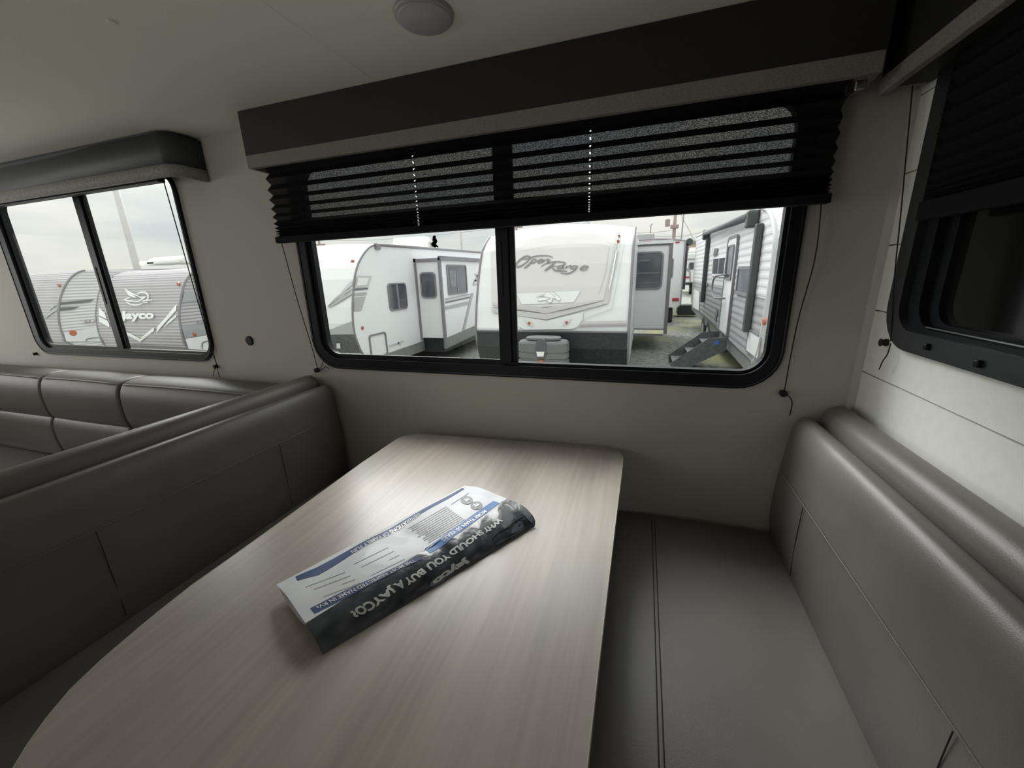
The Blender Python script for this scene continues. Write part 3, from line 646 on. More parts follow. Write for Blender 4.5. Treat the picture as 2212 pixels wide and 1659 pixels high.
# ------------------------------------------------------------------ wrapped brochure bundle
L3 = lambda a, b, t: a + (b - a) * t
BL, BR = on(597, 1263, 2, TZ + 0.026), on(1004, 1049, 2, TZ + 0.022)
FL, FR = on(660, 1346, 2, TZ + 0.036), on(1095, 1077, 2, TZ + 0.036)
DL, DR = on(697, 1414, 2, TZ + 0.001), on(1155, 1138, 2, TZ + 0.001)
ML, MR = on(684, 1371, 2, TZ + 0.030), on(1166, 1100, 2, TZ + 0.032)
def S(u, v, h=0.0):
    """u along the bundle, v: 0 back edge, 1 print border, 2 where the front meets the table"""
    if v <= 1:
        a, b = BL.lerp(BR, u), FL.lerp(FR, u); p = a.lerp(b, v)
        p.z += 0.006 * math.sin(math.pi * min(1, max(0, v)))
        p.z -= 0.0045 * math.exp(-((u - 0.47 - 0.06 * v) / 0.07) ** 2) * (0.4 + 0.6 * math.sin(math.pi * max(0, v)))
        p.z += 0.0025 * math.sin(u * 19 + v * 5) * math.sin(math.pi * max(0, min(1, v))) 
    else:
        a, b, c = FL.lerp(FR, u), ML.lerp(MR, u), DL.lerp(DR, u); t = v - 1
        p = a * (1 - t) ** 2 + b * (2 * t * (1 - t)) + c * t * t
        p.z -= 0.004 * math.exp(-((u - 0.53) / 0.05) ** 2) * (1 - t)
        p.z += 0.0016 * math.sin(u * 47 + 9 * v) * math.sin(math.pi * t)
        if t > 0: p.y -= 0.003 * math.sin(u * 31 + 2) * math.sin(math.pi * t)
    if h: p = p + Vector((0.25, -0.45, 0.86)) * h if v > 1.05 else p + Vector((0, 0, h))
    return p
def uv_of(px, py):
    u, v = 0.5, 0.7
    for _ in range(25):
        x, y = proj(S(u, v)); e = 1e-3
        xu, yu = proj(S(u + e, v)); xv, yv = proj(S(u, v + e))
        a, b, c, d = (xu - x) / e, (xv - x) / e, (yu - y) / e, (yv - y) / e; D_ = a * d - b * c
        if abs(D_) < 1e-9: break
        du = ((px - x) * d - (py - y) * b) / D_; dv = (a * (py - y) - c * (px - x)) / D_
        u += max(-.2, min(.2, du)); v += max(-.2, min(.2, dv))
        u = max(-0.02, min(1.02, u)); v = max(0, min(2, v))
    return u, v
mg = thing('brochure_bundle', 'plastic wrapped bundle of folded brochures lying on the dinette table', 'brochures', ((BL + DR) / 2 * 1.0))
def patch(u0, u1, v0, v1, nu, nv, h0=0.0):
    bm = NB(); G = [[bm.verts.new(S(u0 + (u1 - u0) * i / nu, v0 + (v1 - v0) * j / nv, h0)) for j in range(nv + 1)] for i in range(nu + 1)]
    for i in range(nu):
        for j in range(nv): bm.faces.new((G[i][j], G[i + 1][j], G[i + 1][j + 1], G[i][j + 1]))
    return bm
obj('wrapper_top', patch(0, 1, 0, 1, 240, 36), 'paper', mg, True, label='white printed top face')
obj('wrapper_front', patch(0, 1, 1, 2, 240, 36), 'cover', mg, True, label='dark slate printed front face')
# the stack of pages under the wrap: its rounded underside shows at the near-left end
bm = NB(); rows = []
for i in range(21):
    u = i / 20; row = []
    uu = 0.004 + 0.992 * u
    for j in range(13):
        v = j / 12; p = S(uu, v); dep = 0.027 * math.sin(math.pi * v) ** 0.7 + 0.001
        q = Vector((p.x, p.y, max(TZ + 0.0012, p.z - dep - 0.002))); row.append((Vector((p.x, p.y, p.z - 0.001)), q))
    rows.append(row)
Tt = [[bm.verts.new(a) for a, b in r] for r in rows]; Bb = [[bm.verts.new(b) for a, b in r] for r in rows]
for i in range(20):
    for j in range(12):
        bm.faces.new((Tt[i][j], Tt[i + 1][j], Tt[i + 1][j + 1], Tt[i][j + 1])); bm.faces.new((Bb[i][j], Bb[i][j + 1], Bb[i + 1][j + 1], Bb[i + 1][j]))
    for j in (0, 12): bm.faces.new((Tt[i][j], Bb[i][j], Bb[i + 1][j], Tt[i + 1][j]))
for i in (0, 20):
    for j in range(12): bm.faces.new((Tt[i][j], Tt[i][j + 1], Bb[i][j + 1], Bb[i][j]))
obj('page_stack', bm, 'pages', mg, label='pale page edges at the near end')
def uvq(*pts): return [uv_of(*cM(*p)) for p in pts]
def strip(name, pts, m, h=0.0006, nu=120, nv=6, label=None):
    """printed band: corners left-front, right-front, right-back, left-back"""
    q = uvq(*pts); bm = NB(); G = []
    for i in range(nu + 1):
        s = i / nu; row = []
        for j in range(nv + 1):
            t = j / nv
            u = (1 - t) * ((1 - s) * q[0][0] + s * q[1][0]) + t * ((1 - s) * q[3][0] + s * q[2][0])
            v = (1 - t) * ((1 - s) * q[0][1] + s * q[1][1]) + t * ((1 - s) * q[3][1] + s * q[2][1])
            row.append(bm.verts.new(S(u, max(0, v), h)))
        G.append(row)
    for i in range(nu):
        for j in range(nv): bm.faces.new((G[i][j], G[i + 1][j], G[i + 1][j + 1], G[i][j + 1]))
    return obj(name, bm, m, mg, label=label)
strip('printed_band', [(1275, 675), (1795, 300), (1750, 284), (1234, 643)], 'sky_blue', label='light blue printed band')
strip('printed_band', [(415, 1126), (1215, 716), (1178, 698), (380, 1086)], 'navy', label='navy printed band')
strip('printed_band', [(440, 838), (1530, 196), (1520, 186), (420, 786)], 'navy', 0.0006, 120, label='blue printed stripe on the back edge')
strip('printed_band', [(285, 880), (440, 838), (420, 786), (270, 850)], 'navy', 0.0006)
def mtext(body, px4, m, bold=0.03, h=0.0012, sub=4, name='lettering', label=None):
    q = uvq(*px4); bm = NB(); text_on(bm, body, q, lambda u, v: S(u, max(0, min(2, v)), h), bold, 0, sub); return obj(name, bm, m, mg, label=label)
# reading direction runs from the far end to the near end, letter tops towards the viewer
mtext('WHY SHOULD YOU BUY A JAYCO?', [(1787, 402), (652, 1108), (722, 1160), (1822, 432)], 'white_ink', 0.045, 0.0010, label='bold white headline question')
mtext('MORE THAN 50 YEARS', [(1683, 352), (1352, 575), (1378, 592), (1702, 368)], 'white_ink', 0.02)
mtext('THE MOST RESPECTED NAME IN RVs', [(1152, 720), (420, 1078), (440, 1096), (1172, 736)], 'white_ink', 0.02)
mtext('GENERATIONS OF FAMILY FUN', [(1192, 376), (680, 660), (702, 682), (1206, 392)], 'white_ink', 0.02)
mtext('Jayco', [(1535, 702), (1272, 880), (1316, 950), (1592, 728)], 'white_ink', 0.06, 0.0010, label='large white lettering on the dark front')
def mlines(name, x0, y0, dxr, dyr, dxl, dyl, n, lens, wdt, m='ink'):
    """n rows of small print: row origin (x0,y0), row step (dxl,dyl), reading direction (dxr,dyr)"""
    bm = NB()
    for i in range(n):
        a = (x0 + dxl * i, y0 + dyl * i); ln = lens[i % len(lens)]; k = 0
        while k < ln:
            step = min(random.uniform(0.03, 0.10), ln - k)
            p = (a[0] + dxr * k, a[1] + dyr * k); q2 = (a[0] + dxr * (k + step * 0.84), a[1] + dyr * (k + step * 0.84))
            q = uvq(p, q2, (q2[0] + wdt * dxl, q2[1] + wdt * dyl), (p[0] + wdt * dxl, p[1] + wdt * dyl))
            bm.faces.new([bm.verts.new(S(u, max(0, v), 0.0005)) for u, v in q]); k += step
    return obj(name, bm, m, mg, kind='stuff')
mlines('small_print', 1395, 325, -285, 165, 13.5, 9.6, 13, [1.0, .97, 1.0, .93, 1.0, .98, 1.05, .9, 1.0, 1.02, .96, 1.0, .6], 0.42)
mlines('small_print', 960, 630, -255, 125, 41, 29, 5, [1.0, .95, .3, .98, .9], 0.10)
mlines('small_print', 640, 815, -285, 108, 37, 27, 5, [1.05, .95, .35, .96, .85], 0.10)
mlines('small_print', 1560, 225, -130, 85, 14, 9, 1, [1.0], 0.4)
for (x, y) in ((1550, 280), (1622, 320)):
    u0, v0 = uv_of(*cM(x, y)); bm = NB(); n = 20; c = [bm.verts.new(S(*uv_of(*cM(x + 46 * math.cos(2 * math.pi * k / n), y + 31 * math.sin(2 * math.pi * k / n))), 0.0009)) for k in range(n)]
    bm.faces.new(c); o = obj('round_icon', bm, 'ink', mg)
    bm = NB(); strokes(bm, [(10, [(x - 22, y - 8), (x, y + 4), (x + 20, y - 10)]), (8, [(x - 8, y + 14), (x + 4, y - 2), (x + 2, y - 16)])], lambda a, b: S(*uv_of(*cM(a, b)), 0.0014), 2); obj('icon_mark', bm, 'white_ink', o)
# printed picture of a vehicle on the dark front: dark body, pale window shapes
def mpoly(name, pts, m, h=0.0010):
    bm = NB(); P = catmull([(x, y, 0) for x, y in pts], 3, closed=True); vs = [bm.verts.new(S(*uv_of(*cM(p.x, p.y)), h)) for p in P]
    f = bm.faces.new(vs); bmesh.ops.triangulate(bm, faces=[f]); return obj(name, bm, m, mg)
mpoly('printed_picture', [(1745, 560), (1850, 480), (1985, 395), (2040, 410), (2040, 475), (1950, 525), (1850, 590), (1760, 622)], 'inkpic', 0.0010)
mpoly('printed_picture', [(1885, 505), (1930, 440), (1965, 440), (1968, 485), (1895, 528)], 'inkglass', 0.0016)
mpoly('printed_picture', [(1985, 400), (2020, 392), (2052, 430), (2040, 455)], 'inkglass', 0.0017)
mpoly('printed_picture', [(1290, 880), (1350, 838), (1400, 850), (1360, 900), (1280, 925)], 'inkglass', 0.0012)

# ================================================================== OUTSIDE
GZ = -0.78
bm = NB(); N = 24
gv = [[bm.verts.new((-60 + 100 * i / N, 1.6 + 90 * j / N, GZ + (0.012 * (90 * j / N)))) for j in range(N + 1)] for i in range(N + 1)]
for i in range(N):
    for j in range(N): bm.faces.new((gv[i][j], gv[i + 1][j], gv[i + 1][j + 1], gv[i][j + 1]))
o = obj('ground', bm, 'ground'); o['kind'] = 'structure'
def gz(y): return GZ + 0.012 * (y - 1.6)
def resample(pts, step):
    out = [pts[0]]; acc = 0
    for a, b in zip(pts, pts[1:]):
        L_ = math.dist(a, b); n = max(1, int(round(L_ / step)))
        for k in range(1, n + 1): out.append((a[0] + (b[0] - a[0]) * k / n, a[1] + (b[1] - a[1]) * k / n))
    return out
def trailer_body(root, front, yb, ztop_b, zbot_b, x0, x1, m, crown=0.0, rib=None, mrib=None, nx=12):
    """front = (y,z) curve from the roof edge down to the underside; body swept from x0 to x1"""
    prof = list(front); f_in = [(y + 0.004, z) for y, z in prof]
    poly = f_in + [(yb, zbot_b), (yb, ztop_b)]
    zt = max(p[1] for p in poly); bm = NB(); cols = []
    for i in range(nx + 1):
        s = i / nx; x = x0 + (x1 - x0) * s; c = crown * (1 - (2 * s - 1) ** 2)
        cols.append([bm.verts.new((x, y, z + c * max(0, min(1, (z - (zt - 0.45)) / 0.4)))) for y, z in poly])
    for a, b in zip(cols, cols[1:]):
        for k in range(len(poly)): bm.faces.new((a[k], b[k], b[(k + 1) % len(poly)], a[(k + 1) % len(poly)]))
    bm.faces.new(cols[0]); bm.faces.new(list(reversed(cols[-1])))
    bmesh.ops.triangulate(bm, faces=[f for f in bm.faces if len(f.verts) > 4])
    obj('body', bm, m, root)
    return poly
def ribbed_front(root, front, x0, x1, pitch, amp, m):
    pts = resample([tuple(p) for p in front], pitch / 4); bm = NB(); rows = []; acc = 0
    for i, p in enumerate(pts):
        a, b = pts[max(i - 1, 0)], pts[min(i + 1, len(pts) - 1)]; t = Vector((b[0] - a[0], b[1] - a[1])); t.normalize(); nn = Vector((t.y, -t.x))
        if nn.x > 0 and abs(nn.x) > abs(nn.y): nn = -nn
        if abs(nn.y) > abs(nn.x) and nn.y < 0 and p[1] > pts[-1][1] + 0.6: nn = -nn
        d = amp * (0.0, 1.0, 1.0, 0.25)[i % 4] + 0.004
        rows.append([bm.verts.new((x, p[0] + nn.x * d, p[1] + nn.y * d)) for x in (x0, x1)])
    for a, b in zip(rows, rows[1:]): bm.faces.new((a[0], a[1], b[1], b[0]))
    return obj('front_siding', bm, m, root, kind='stuff')
def ribbed_side(root, poly, X, s, z0, z1, pitch, amp, m, name='side_siding'):
    bm = NB(); z = z0
    def span(z):
        ys = []
        for (a, b) in zip(poly, poly[1:] + poly[:1]):
            if (a[1] - z) * (b[1] - z) < 0: ys.append(a[0] + (b[0] - a[0]) * (z - a[1]) / (b[1] - a[1]))
        return (min(ys), max(ys)) if len(ys) > 1 else None
    prev = None; i = 0
    while z <= z1 + 1e-6:
        sp = span(z)
        if sp:
            d = amp * (0.0, 1.0, 1.0, 0.25)[i % 4] + 0.004; cur = [bm.verts.new((X + s * d, y, z)) for y in sp]
            if prev: bm.faces.new((prev[0], prev[1], cur[1], cur[0]))
            prev = cur
        z += pitch / 4; i += 1
    return obj(name, bm, m, root, kind='stuff')
def edge_trim(root, front, X, r=0.022, m='trim', k=5):
    bm = NB(); c = catmull([(X, y, z) for y, z in front], k); tube(bm, c, r, 8); return obj('edge_trim', bm, m, root, True)
def t_window(root, ax, c, s, u0, u1, v0, v1, r=0.06, w_=0.03, m='glassdk', fm='trim', div=None, name='window'):
    """window on a trailer wall; s = side the wall faces along axis ax"""
    u0, u1 = min(u0, u1), max(u0, u1); v0, v1 = min(v0, v1), max(v0, v1)
    bm = NB(); ring(bm, rrect(u0, u1, v0, v1, r), rrect(u0 + w_, u1 - w_, v0 + w_, v1 - w_, max(0.005, r - w_ * .6)), ax, c, c + s * 0.025)
    f = obj(name, bm, fm, root)
    bm = NB(); plate(bm, rrect(u0 + w_ * .8, u1 - w_ * .8, v0 + w_ * .8, v1 - w_ * .8, max(0.005, r - w_ * .6)), ax, c + s * 0.004, c + s * 0.012); obj('pane', bm, m, f)
    if div:
        bm = NB()
        for (a, b, cc, d) in div:
            U = lambda t: u0 + w_ + (u1 - u0 - 2 * w_) * t
            V = lambda t: v0 + w_ + (v1 - v0 - 2 * w_) * t
            plate(bm, [(U(a), V(cc)), (U(b), V(cc)), (U(b), V(d)), (U(a), V(d))], ax, c + s * 0.012, c + s * 0.017)
        obj('interior_shape', bm, 'glassin', f)
    return f
def decal(root, name, m, pts, fn, label=None):
    bm = NB(); poly_on(bm, pts, fn); return obj(name, bm, m, root, label=label)
def side_fn(X, conv, s=1, off=0.012): return lambda x, y: on(*conv(x, y), 0, X) + Vector((s * off, 0, 0))
def front_fn(prof, conv, off=0.02): return lambda x, y: on_profile(*conv(x, y), prof) + Vector((0, -off, 0.0))
def wheel(root, x, y, z, r=0.34, wd=0.2):
    bm = NB(); tube(bm, [(x - wd / 2, y, z), (x - wd / 2 + .02, y, z), (x + wd / 2 - .02, y, z), (x + wd / 2, y, z)], [r * .9, r, r, r * .9], 28); o = obj('wheel', bm, 'tyre', root)
    bm = NB(); tube(bm, [(x - wd / 2 - .005, y, z), (x + wd / 2 + .005, y, z)], [r * .55, r * .55], 20); obj('hub', bm, 'steel', o)
def ac_unit(root, x0, x1, y0, y1, z0, z1, m='acw', slope=0.2):
    bm = NB(); l = y1 - y0; prism(bm, [(x0, y0, z0), (x0, y1, z0), (x0, y1, z0 + (z1 - z0) * .6), (x0, y1 - l * .15, z1), (x0, y0 + l * slope, z1), (x0, y0, z0 + (z1 - z0) * .45)], (x1 - x0, 0, 0))
    bmesh.ops.bevel(bm, geom=bm.edges[:], offset=0.02, segments=2, affect='EDGES'); return obj('air_conditioner', bm, m, root)
def Pyz(px, X): p = on(px[0], px[1], 0, X); return (p.y, p.z)

# ---- T1: white trailer with swoosh, at the left of the big window
X1s = -4.9
arc = [c2(910, 462), c2(870, 475), c2(830, 510), c2(790, 570), c2(760, 640), c2(740, 730), c2(730, 850), c2(725, 950), c2(730, 1080), c2(745, 1170), c2(770, 1240), c2(800, 1305)]
f1 = [Pyz(p, X1s) for p in arc]; f1.append((f1[-1][0] + 0.25, -0.30)); 
rb = Pyz((1030, 544.5), X1s); ra = Pyz(c2(910, 462), X1s)
slope = (rb[1] - ra[1]) / (rb[0] - ra[0])
t1 = thing('travel_trailer', 'white travel trailer with grey swoosh and slide-out, left in the big window', 'trailer', (-6.1, 9, gz(9)))
trailer_body(t1, f1, 13.4, ra[1] + slope * (13.4 - ra[0]), -0.20, X1s - 2.45, X1s, 'white', crown=0.05)
edge_trim(t1, f1, X1s + 0.005, 0.018)
bm = NB(); tube(bm, [(X1s + .01, ra[0], ra[1]), (X1s + .01, 13.4, ra[1] + slope * (13.4 - ra[0]))], 0.03, 8); obj('roof_trim', bm, 'trim', t1)
bm = NB(); box(bm, X1s - .02, X1s + .05, ra[0] - .06, ra[0] + .08, ra[1] - .09, ra[1] + .02, 0.01, 1); obj('gutter_end', bm, 'trim', t1)
F1 = front_fn(f1, c2); Sd1 = side_fn(X1s, c2)
decal(t1, 'nose_skirt', 'dkskirt', [(560, 1165), (745, 1165), (770, 1240), (800, 1306), (600, 1306), (560, 1250), (480, 1165)], F1, 'charcoal lower nose')
decal(t1, 'nose_band', 'graphic', [(470, 1165), (470, 1160), (725, 1060), (744, 1160)], F1)
bm = NB(); poly_on(bm, [(610, 1230), (640, 1230), (642, 1270), (612, 1270)], front_fn(f1, c2, 0.03)); obj('sticker', bm, 'white', t1)
for q in ([(640, 835), (720, 745), (733, 735), (731, 775), (662, 833)], ):
    decal(t1, 'swoosh', 'midline', q, F1); 
bm = NB(); strokes(bm, [(22, [(540, 950), (600, 890), (660, 845), (728, 806)]), (30, [(545, 945), (610, 905), (670, 868), (728, 840)])], F1, 4); obj('swoosh', bm, 'graphic', t1)
decal(t1, 'swoosh', 'midline', [(757, 708), (875, 708), (848, 796), (742, 800), (746, 760)], Sd1)
decal(t1, 'swoosh', 'white', [(765, 722), (846, 722), (830, 778), (752, 784)], side_fn(X1s, c2, 1, 0.018))
for q, mm in (([(738, 806), (846, 800), (843, 812), (736, 822)], 'graphicdark'), ([(735, 842), (836, 834), (832, 856), (732, 862)], 'graphic'), ([(732, 876), (826, 868), (794, 976), (737, 984)], 'graphic')):
    decal(t1, 'stripe', mm, q, Sd1)
a, b = Pyz(c2(992, 765), X1s), Pyz(c2(1157, 975), X1s); b = (b[0], Pyz(c2(1010, 985), X1s)[1])
t_window(t1, 0, X1s, 1, a[0], b[0], a[1], b[1], 0.09, 0.03, div=[(0.45, 0.55, 0, 1)])
a, b = Pyz(c2(848, 1170), X1s), Pyz(c2(1000, 1300), X1s)
bm = NB(); ring(bm, rrect(a[0], b[0], b[1] - .05, a[1], .06), rrect(a[0] + .03, b[0] - .03, b[1] - .02, a[1] - .03, .05), 0, X1s, X1s + 0.02); hh = obj('cargo_hatch', bm, 'trim', t1)
for (x, y) in ((803, 1113),):
    p = on(*c2(x, y), 0, X1s); bm = NB(); tube(bm, [p, p + Vector((.015, 0, 0))], [0.038, 0.03], 12); obj('marker_light', bm, 'orange', t1)
p = on_profile(*c2(729, 595), f1); bm = NB(); tube(bm, [p, p - Vector((0, .015, 0))], [0.038, 0.03], 12); obj('marker_light', bm, 'orange', t1)
z_s0 = Pyz(c2(1000, 1310), X1s); z_s1 = Pyz(c2(1275, 1215), X1s); sl = (z_s1[1] - z_s0[1]) / (z_s1[0] - z_s0[0])
zz = lambda y: z_s0[1] + sl * (y - z_s0[0])
bm = NB(); prism(bm, [(X1s, 6.2, zz(6.2)), (X1s, 13.4, zz(13.4)), (X1s, 13.4, -0.35), (X1s, 6.4, -0.35)], (0.012, 0, 0)); obj('side_skirt', bm, 'greyskirt', t1, label='grey lower side skirt')
# slide-out
eL, eR = on(*c2(1235, 900), 0, X1s), None
Ys = eL.y; pR = on(*c2(1430, 900), 1, Ys); Xs1 = pR.x
ztop = on(*c2(1300, 590), 1, Ys).z; zbot = on(*c2(1360, 1190), 1, Ys).z
za, zb = Pyz(c2(1475, 1205), Xs1), Pyz(c2(1690, 1110), Xs1); sl2 = (zb[1] - za[1]) / (zb[0] - za[0]); zb1 = lambda y: zbot + sl2 * (y - Ys)
bm = NB(); prism(bm, [(X1s, Ys, zbot), (X1s, Ys + 4.2, zb1(Ys + 4.2)), (X1s, Ys + 4.2, ztop), (X1s, Ys, ztop)], (Xs1 - X1s, 0, 0)); so1 = obj('slide_out', bm, 'white', t1)
bm = NB(); box(bm, X1s, X1s + .045, Ys - .03, Ys, zbot - .05, ztop + .06); box(bm, Xs1 - .035, Xs1 + .02, Ys - .04, Ys + .03, zbot - .24, ztop + .06); box(bm, Xs1 - .02, Xs1 + .05, Ys - .04, Ys + 4.25, ztop, ztop + .09); box(bm, X1s, Xs1, Ys - .03, Ys, ztop - .02, ztop + .05)
obj('slide_trim', bm, 'trim', so1)
a = on(*c2(1250, 680), 1, Ys); b = on(*c2(1388, 880), 1, Ys); t_window(so1, 1, Ys, -1, a.x, b.x, b.z, a.z, 0.09, 0.03, name='slide_window')
fs = side_fn(Xs1, c2)
a, b = Pyz(c2(1455, 640), Xs1), Pyz(c2(1620, 840), Xs1); t_window(so1, 0, Xs1, 1, a[0], b[0], b[1], a[1] + 0.06, 0.06, 0.035, div=[(0.1, 0.4, 0.25, 0.85), (0.46, 0.52, 0, 1)], name='slide_window')
for q, mm in (([(1446, 882), (1640, 845), (1638, 856), (1447, 897)], 'graphic'), ([(1448, 908), (1636, 868), (1634, 880), (1449, 920)], 'graphicdark'), ([(1449, 944), (1634, 902), (1630, 930), (1450, 970)], 'graphic'),
              ([(1650, 840), (1668, 838), (1596, 1140), (1578, 1146)], 'graphic')):
    bm = NB(); poly_on(bm, q, fs); obj('stripe', bm, mm, so1)
bm = NB(); strokes(bm, [(14, [(1665, 770), (1690, 730), (1705, 690)]), (12, [(1670, 740), (1700, 745), (1708, 720)]), (10, [(1662, 780), (1700, 768)]), (10, [(1680, 690), (1700, 715)])], fs, 3); obj('bird_emblem', bm, 'graphic', so1)
bm = NB(); prism(bm, [(Xs1, Ys, zbot), (Xs1, Ys + 4.2, zb1(Ys + 4.2)), (Xs1, Ys + 4.2, zb1(Ys + 4.2) - .24), (Xs1, Ys, zbot - .24)], (0.015, 0, 0)); obj('slide_skirt', bm, 'greyskirt', so1)
bm = NB(); box(bm, X1s - 1.9, Xs1 - .1, Ys + .1, Ys + 4.1, zbot - .35, zbot - .02); obj('underframe', bm, 'blkskirt', so1)
for y in (Ys + 2.0, Ys + 2.9): wheel(t1, X1s - 0.15, y, gz(y) + 0.34)
for i, (px, py) in enumerate(((945, 1260), (1310, 760))): pass
a = on(*c2(1025, 470), 0, X1s - 1.2); bm = None
for (pa_, pb_, dx) in (((1035, 470), (1272, 393), 1.5), ((1170, 470), (1282, 434), 0.8)):
    yac = on(*c2(1250, 450), 0, X1s - dx).y; a, b = on(*c2(*pa_), 1, yac), on(*c2(*pb_), 1, yac)
    ac_unit(t1, a.x, b.x, yac, yac + .5, min(a.z, b.z) - .1, max(a.z, b.z), 'acw')
bm = NB(); strokes(bm, [(16, [(1010, 1255), (1040, 1245), (1070, 1235)]), (14, [(1065, 1240), (1095, 1222), (1125, 1215)]), (12, [(1075, 1225), (1100, 1245)])], Sd1, 3); obj('maker_badge', bm, 'midline', t1)

# ---- T2: front cap trailer with script lettering
X2a, X2b = -2.60, -0.185
arc2 = [c2(1795, 405), c2(1760, 460), c2(1735, 520), c2(1715, 650), c2(1700, 800), c2(1690, 950), c2(1685, 1110), c2(1700, 1250), c2(1720, 1335)]
f2_ = [Pyz(p, X2a) for p in arc2]
ym = min(p[0] for p in f2_)
f2_ = [(f2_[0][0] + 0.9, f2_[0][1] + 0.02)] + f2_ + [(f2_[-1][0] + 0.15, -0.35)]
t2 = thing('travel_trailer', 'white trailer with grey front cap, script lettering and horse emblem', 'trailer', (-1.4, 9, gz(9)))
trailer_body(t2, f2_, 13.6, f2_[0][1] + 0.12, -0.2, X2a, X2b, 'white', crown=0.16, nx=20)
crownf2 = lambda x: 0.16 * (1 - (2 * (x - X2a) / (X2b - X2a) - 1) ** 2)
ridge2 = [Pyz(c2(1795, 405), X2a)]
edge_trim(t2, f2_[1:], X2a + 0.005, 0.018); 
bm = NB(); c = catmull([(X2b + 0.012, y - 0.01, z) for y, z in f2_[1:]], 4); tube(bm, c, 0.020, 8); obj('edge_trim', bm, 'trim', t2, True)
def front2(conv, off):
    zt_ = max(p[1] for p in f2_ + [(0, f2_[0][1] + 0.12)])
    def fn(x, y):
        P = on_profile(*conv(x, y), f2_)
        for _ in range(3):
            c = crownf2(P.x); P = on_profile(*conv(x, y), [(a, z + c * max(0, min(1, (z - (zt_ - 0.45)) / 0.4))) for a, z in f2_])
        return P + Vector((0, -off, 0))
    return fn
F2 = front2(c3, 0.025); F2b = front2(c3, 0.034); F2c = front2(c3, 0.042)
def sheet(root, name, m, loop, fn, nx=14, ny=10, label=None):
    """painted area bounded by a left and a right polyline (same length), gridded so that it follows the curved cap"""
    L_, R_ = loop; bm = NB(); rows = []
    Lc = catmull([(x, y, 0) for x, y in L_], 3); Rc = catmull([(x, y, 0) for x, y in R_], 3)
    for p, q in zip(Lc, Rc): rows.append([bm.verts.new(fn(p.x + (q.x - p.x) * k / nx, p.y + (q.y - p.y) * k / nx)) for k in range(nx + 1)])
    for a, b in zip(rows, rows[1:]):
        for k in range(nx): bm.faces.new((a[k], a[k + 1], b[k + 1], b[k]))
    return obj(name, bm, m, root, label=label)
sheet(t2, 'cap_panel', 'greige', ([(-120, 440), (250, 292), (700, 190), (1100, 158), (1500, 182), (1800, 240)], [(-100, 1345), (300, 1390), (700, 1400), (1100, 1370), (1400, 1320), (1552, 1302)]), F2, 24, label='pale warm grey upper cap')
F2m = front2(c3, 0.030)
sheet(t2, 'cap_band', 'greige2', ([(-110, 1335), (-100, 1400)], [(700, 1410), (700, 1497)]), F2m); sheet(t2, 'cap_band', 'greige2', ([(700, 1410), (700, 1497)], [(1556, 1285), (1550, 1303)]), F2m)
sheet(t2, 'cap_band', 'greige2', ([(-110, 1415), (-110, 1480)], [(700, 1505), (700, 1590)]), F2m); sheet(t2, 'cap_band', 'greige2', ([(700, 1505), (700, 1590)], [(1548, 1312), (1620, 1345)]), F2m)
sheet(t2, 'cap_band', 'greige2', ([(1700, 560), (1548, 1312)], [(1765, 560), (1620, 1345)]), F2m)
bm = NB(); strokes(bm, [(9, [(-100, 1375), (250, 1428), (700, 1500)]), (9, [(700, 1500), (1150, 1410), (1545, 1308)])], F2b, 6); obj('pinstripe', bm, 'line', t2)
bm = NB(); strokes(bm, [(12, [(1870, 390), (1780, 880), (1680, 1390), (1640, 1440), (1450, 1510), (1250, 1585), (1190, 1680), (1050, 1730)]), (7, [(1740, 300), (1680, 720), (1552, 1300)]), (7, [(1812, 300), (1765, 640), (1620, 1190)]), (7, [(1735, 298), (1812, 294)]), (12, [(1630, 520), (1580, 880), (1480, 1200)])], F2b, 6); obj('contour_line', bm, 'midline', t2)
sheet(t2, 'emblem_panel', 'white', ([(262, 1205), (300, 1290), (335, 1365)], [(1205, 1160), (1160, 1245), (1105, 1332)]), F2b)
LET = [(17, [(462, 690), (458, 655), (400, 645), (320, 690), (250, 765), (262, 798), (330, 785), (410, 730), (458, 675)]),
       (12, [(345, 690), (420, 682), (520, 650), (640, 637), (740, 642), (800, 664)]),
       (17, [(512, 682), (450, 760), (372, 826)]), (13, [(490, 700), (540, 688), (548, 712), (505, 745), (465, 742)]),
       (12, [(560, 725), (625, 716), (648, 698), (610, 692), (570, 725), (590, 746), (645, 734)]),
       (14, [(672, 694), (640, 742)]), (12, [(660, 716), (710, 690), (735, 695), (715, 725), (728, 738), (765, 690)]),
       (12, [(622, 802), (680, 762), (790, 732), (900, 728), (975, 742), (975, 760), (900, 790), (790, 792)]),
       (20, [(828, 736), (760, 800), (675, 862)]), (15, [(790, 790), (810, 840), (880, 862), (1010, 868)]),
       (13, [(965, 788), (905, 790), (868, 822), (900, 832), (955, 800)]), (12, [(968, 786), (940, 825), (965, 832)]),
       (13, [(1010, 788), (980, 832)]), (12, [(1000, 812), (1050, 788), (1070, 796), (1048, 832)]),
       (13, [(1160, 792), (1105, 790), (1078, 820), (1105, 832), (1155, 802)]), (13, [(1172, 786), (1130, 845), (1060, 890), (990, 904), (910, 894)]),
       (12, [(1192, 834), (1280, 820), (1324, 802), (1266, 790), (1214, 818), (1216, 844), (1256, 854), (1314, 840)])]
bm = NB(); strokes(bm, [(w_ * 1.45, p) for w_, p in LET], F2c, 6); obj('script_lettering', bm, 'logo', t2, label='grey two-word script lettering')
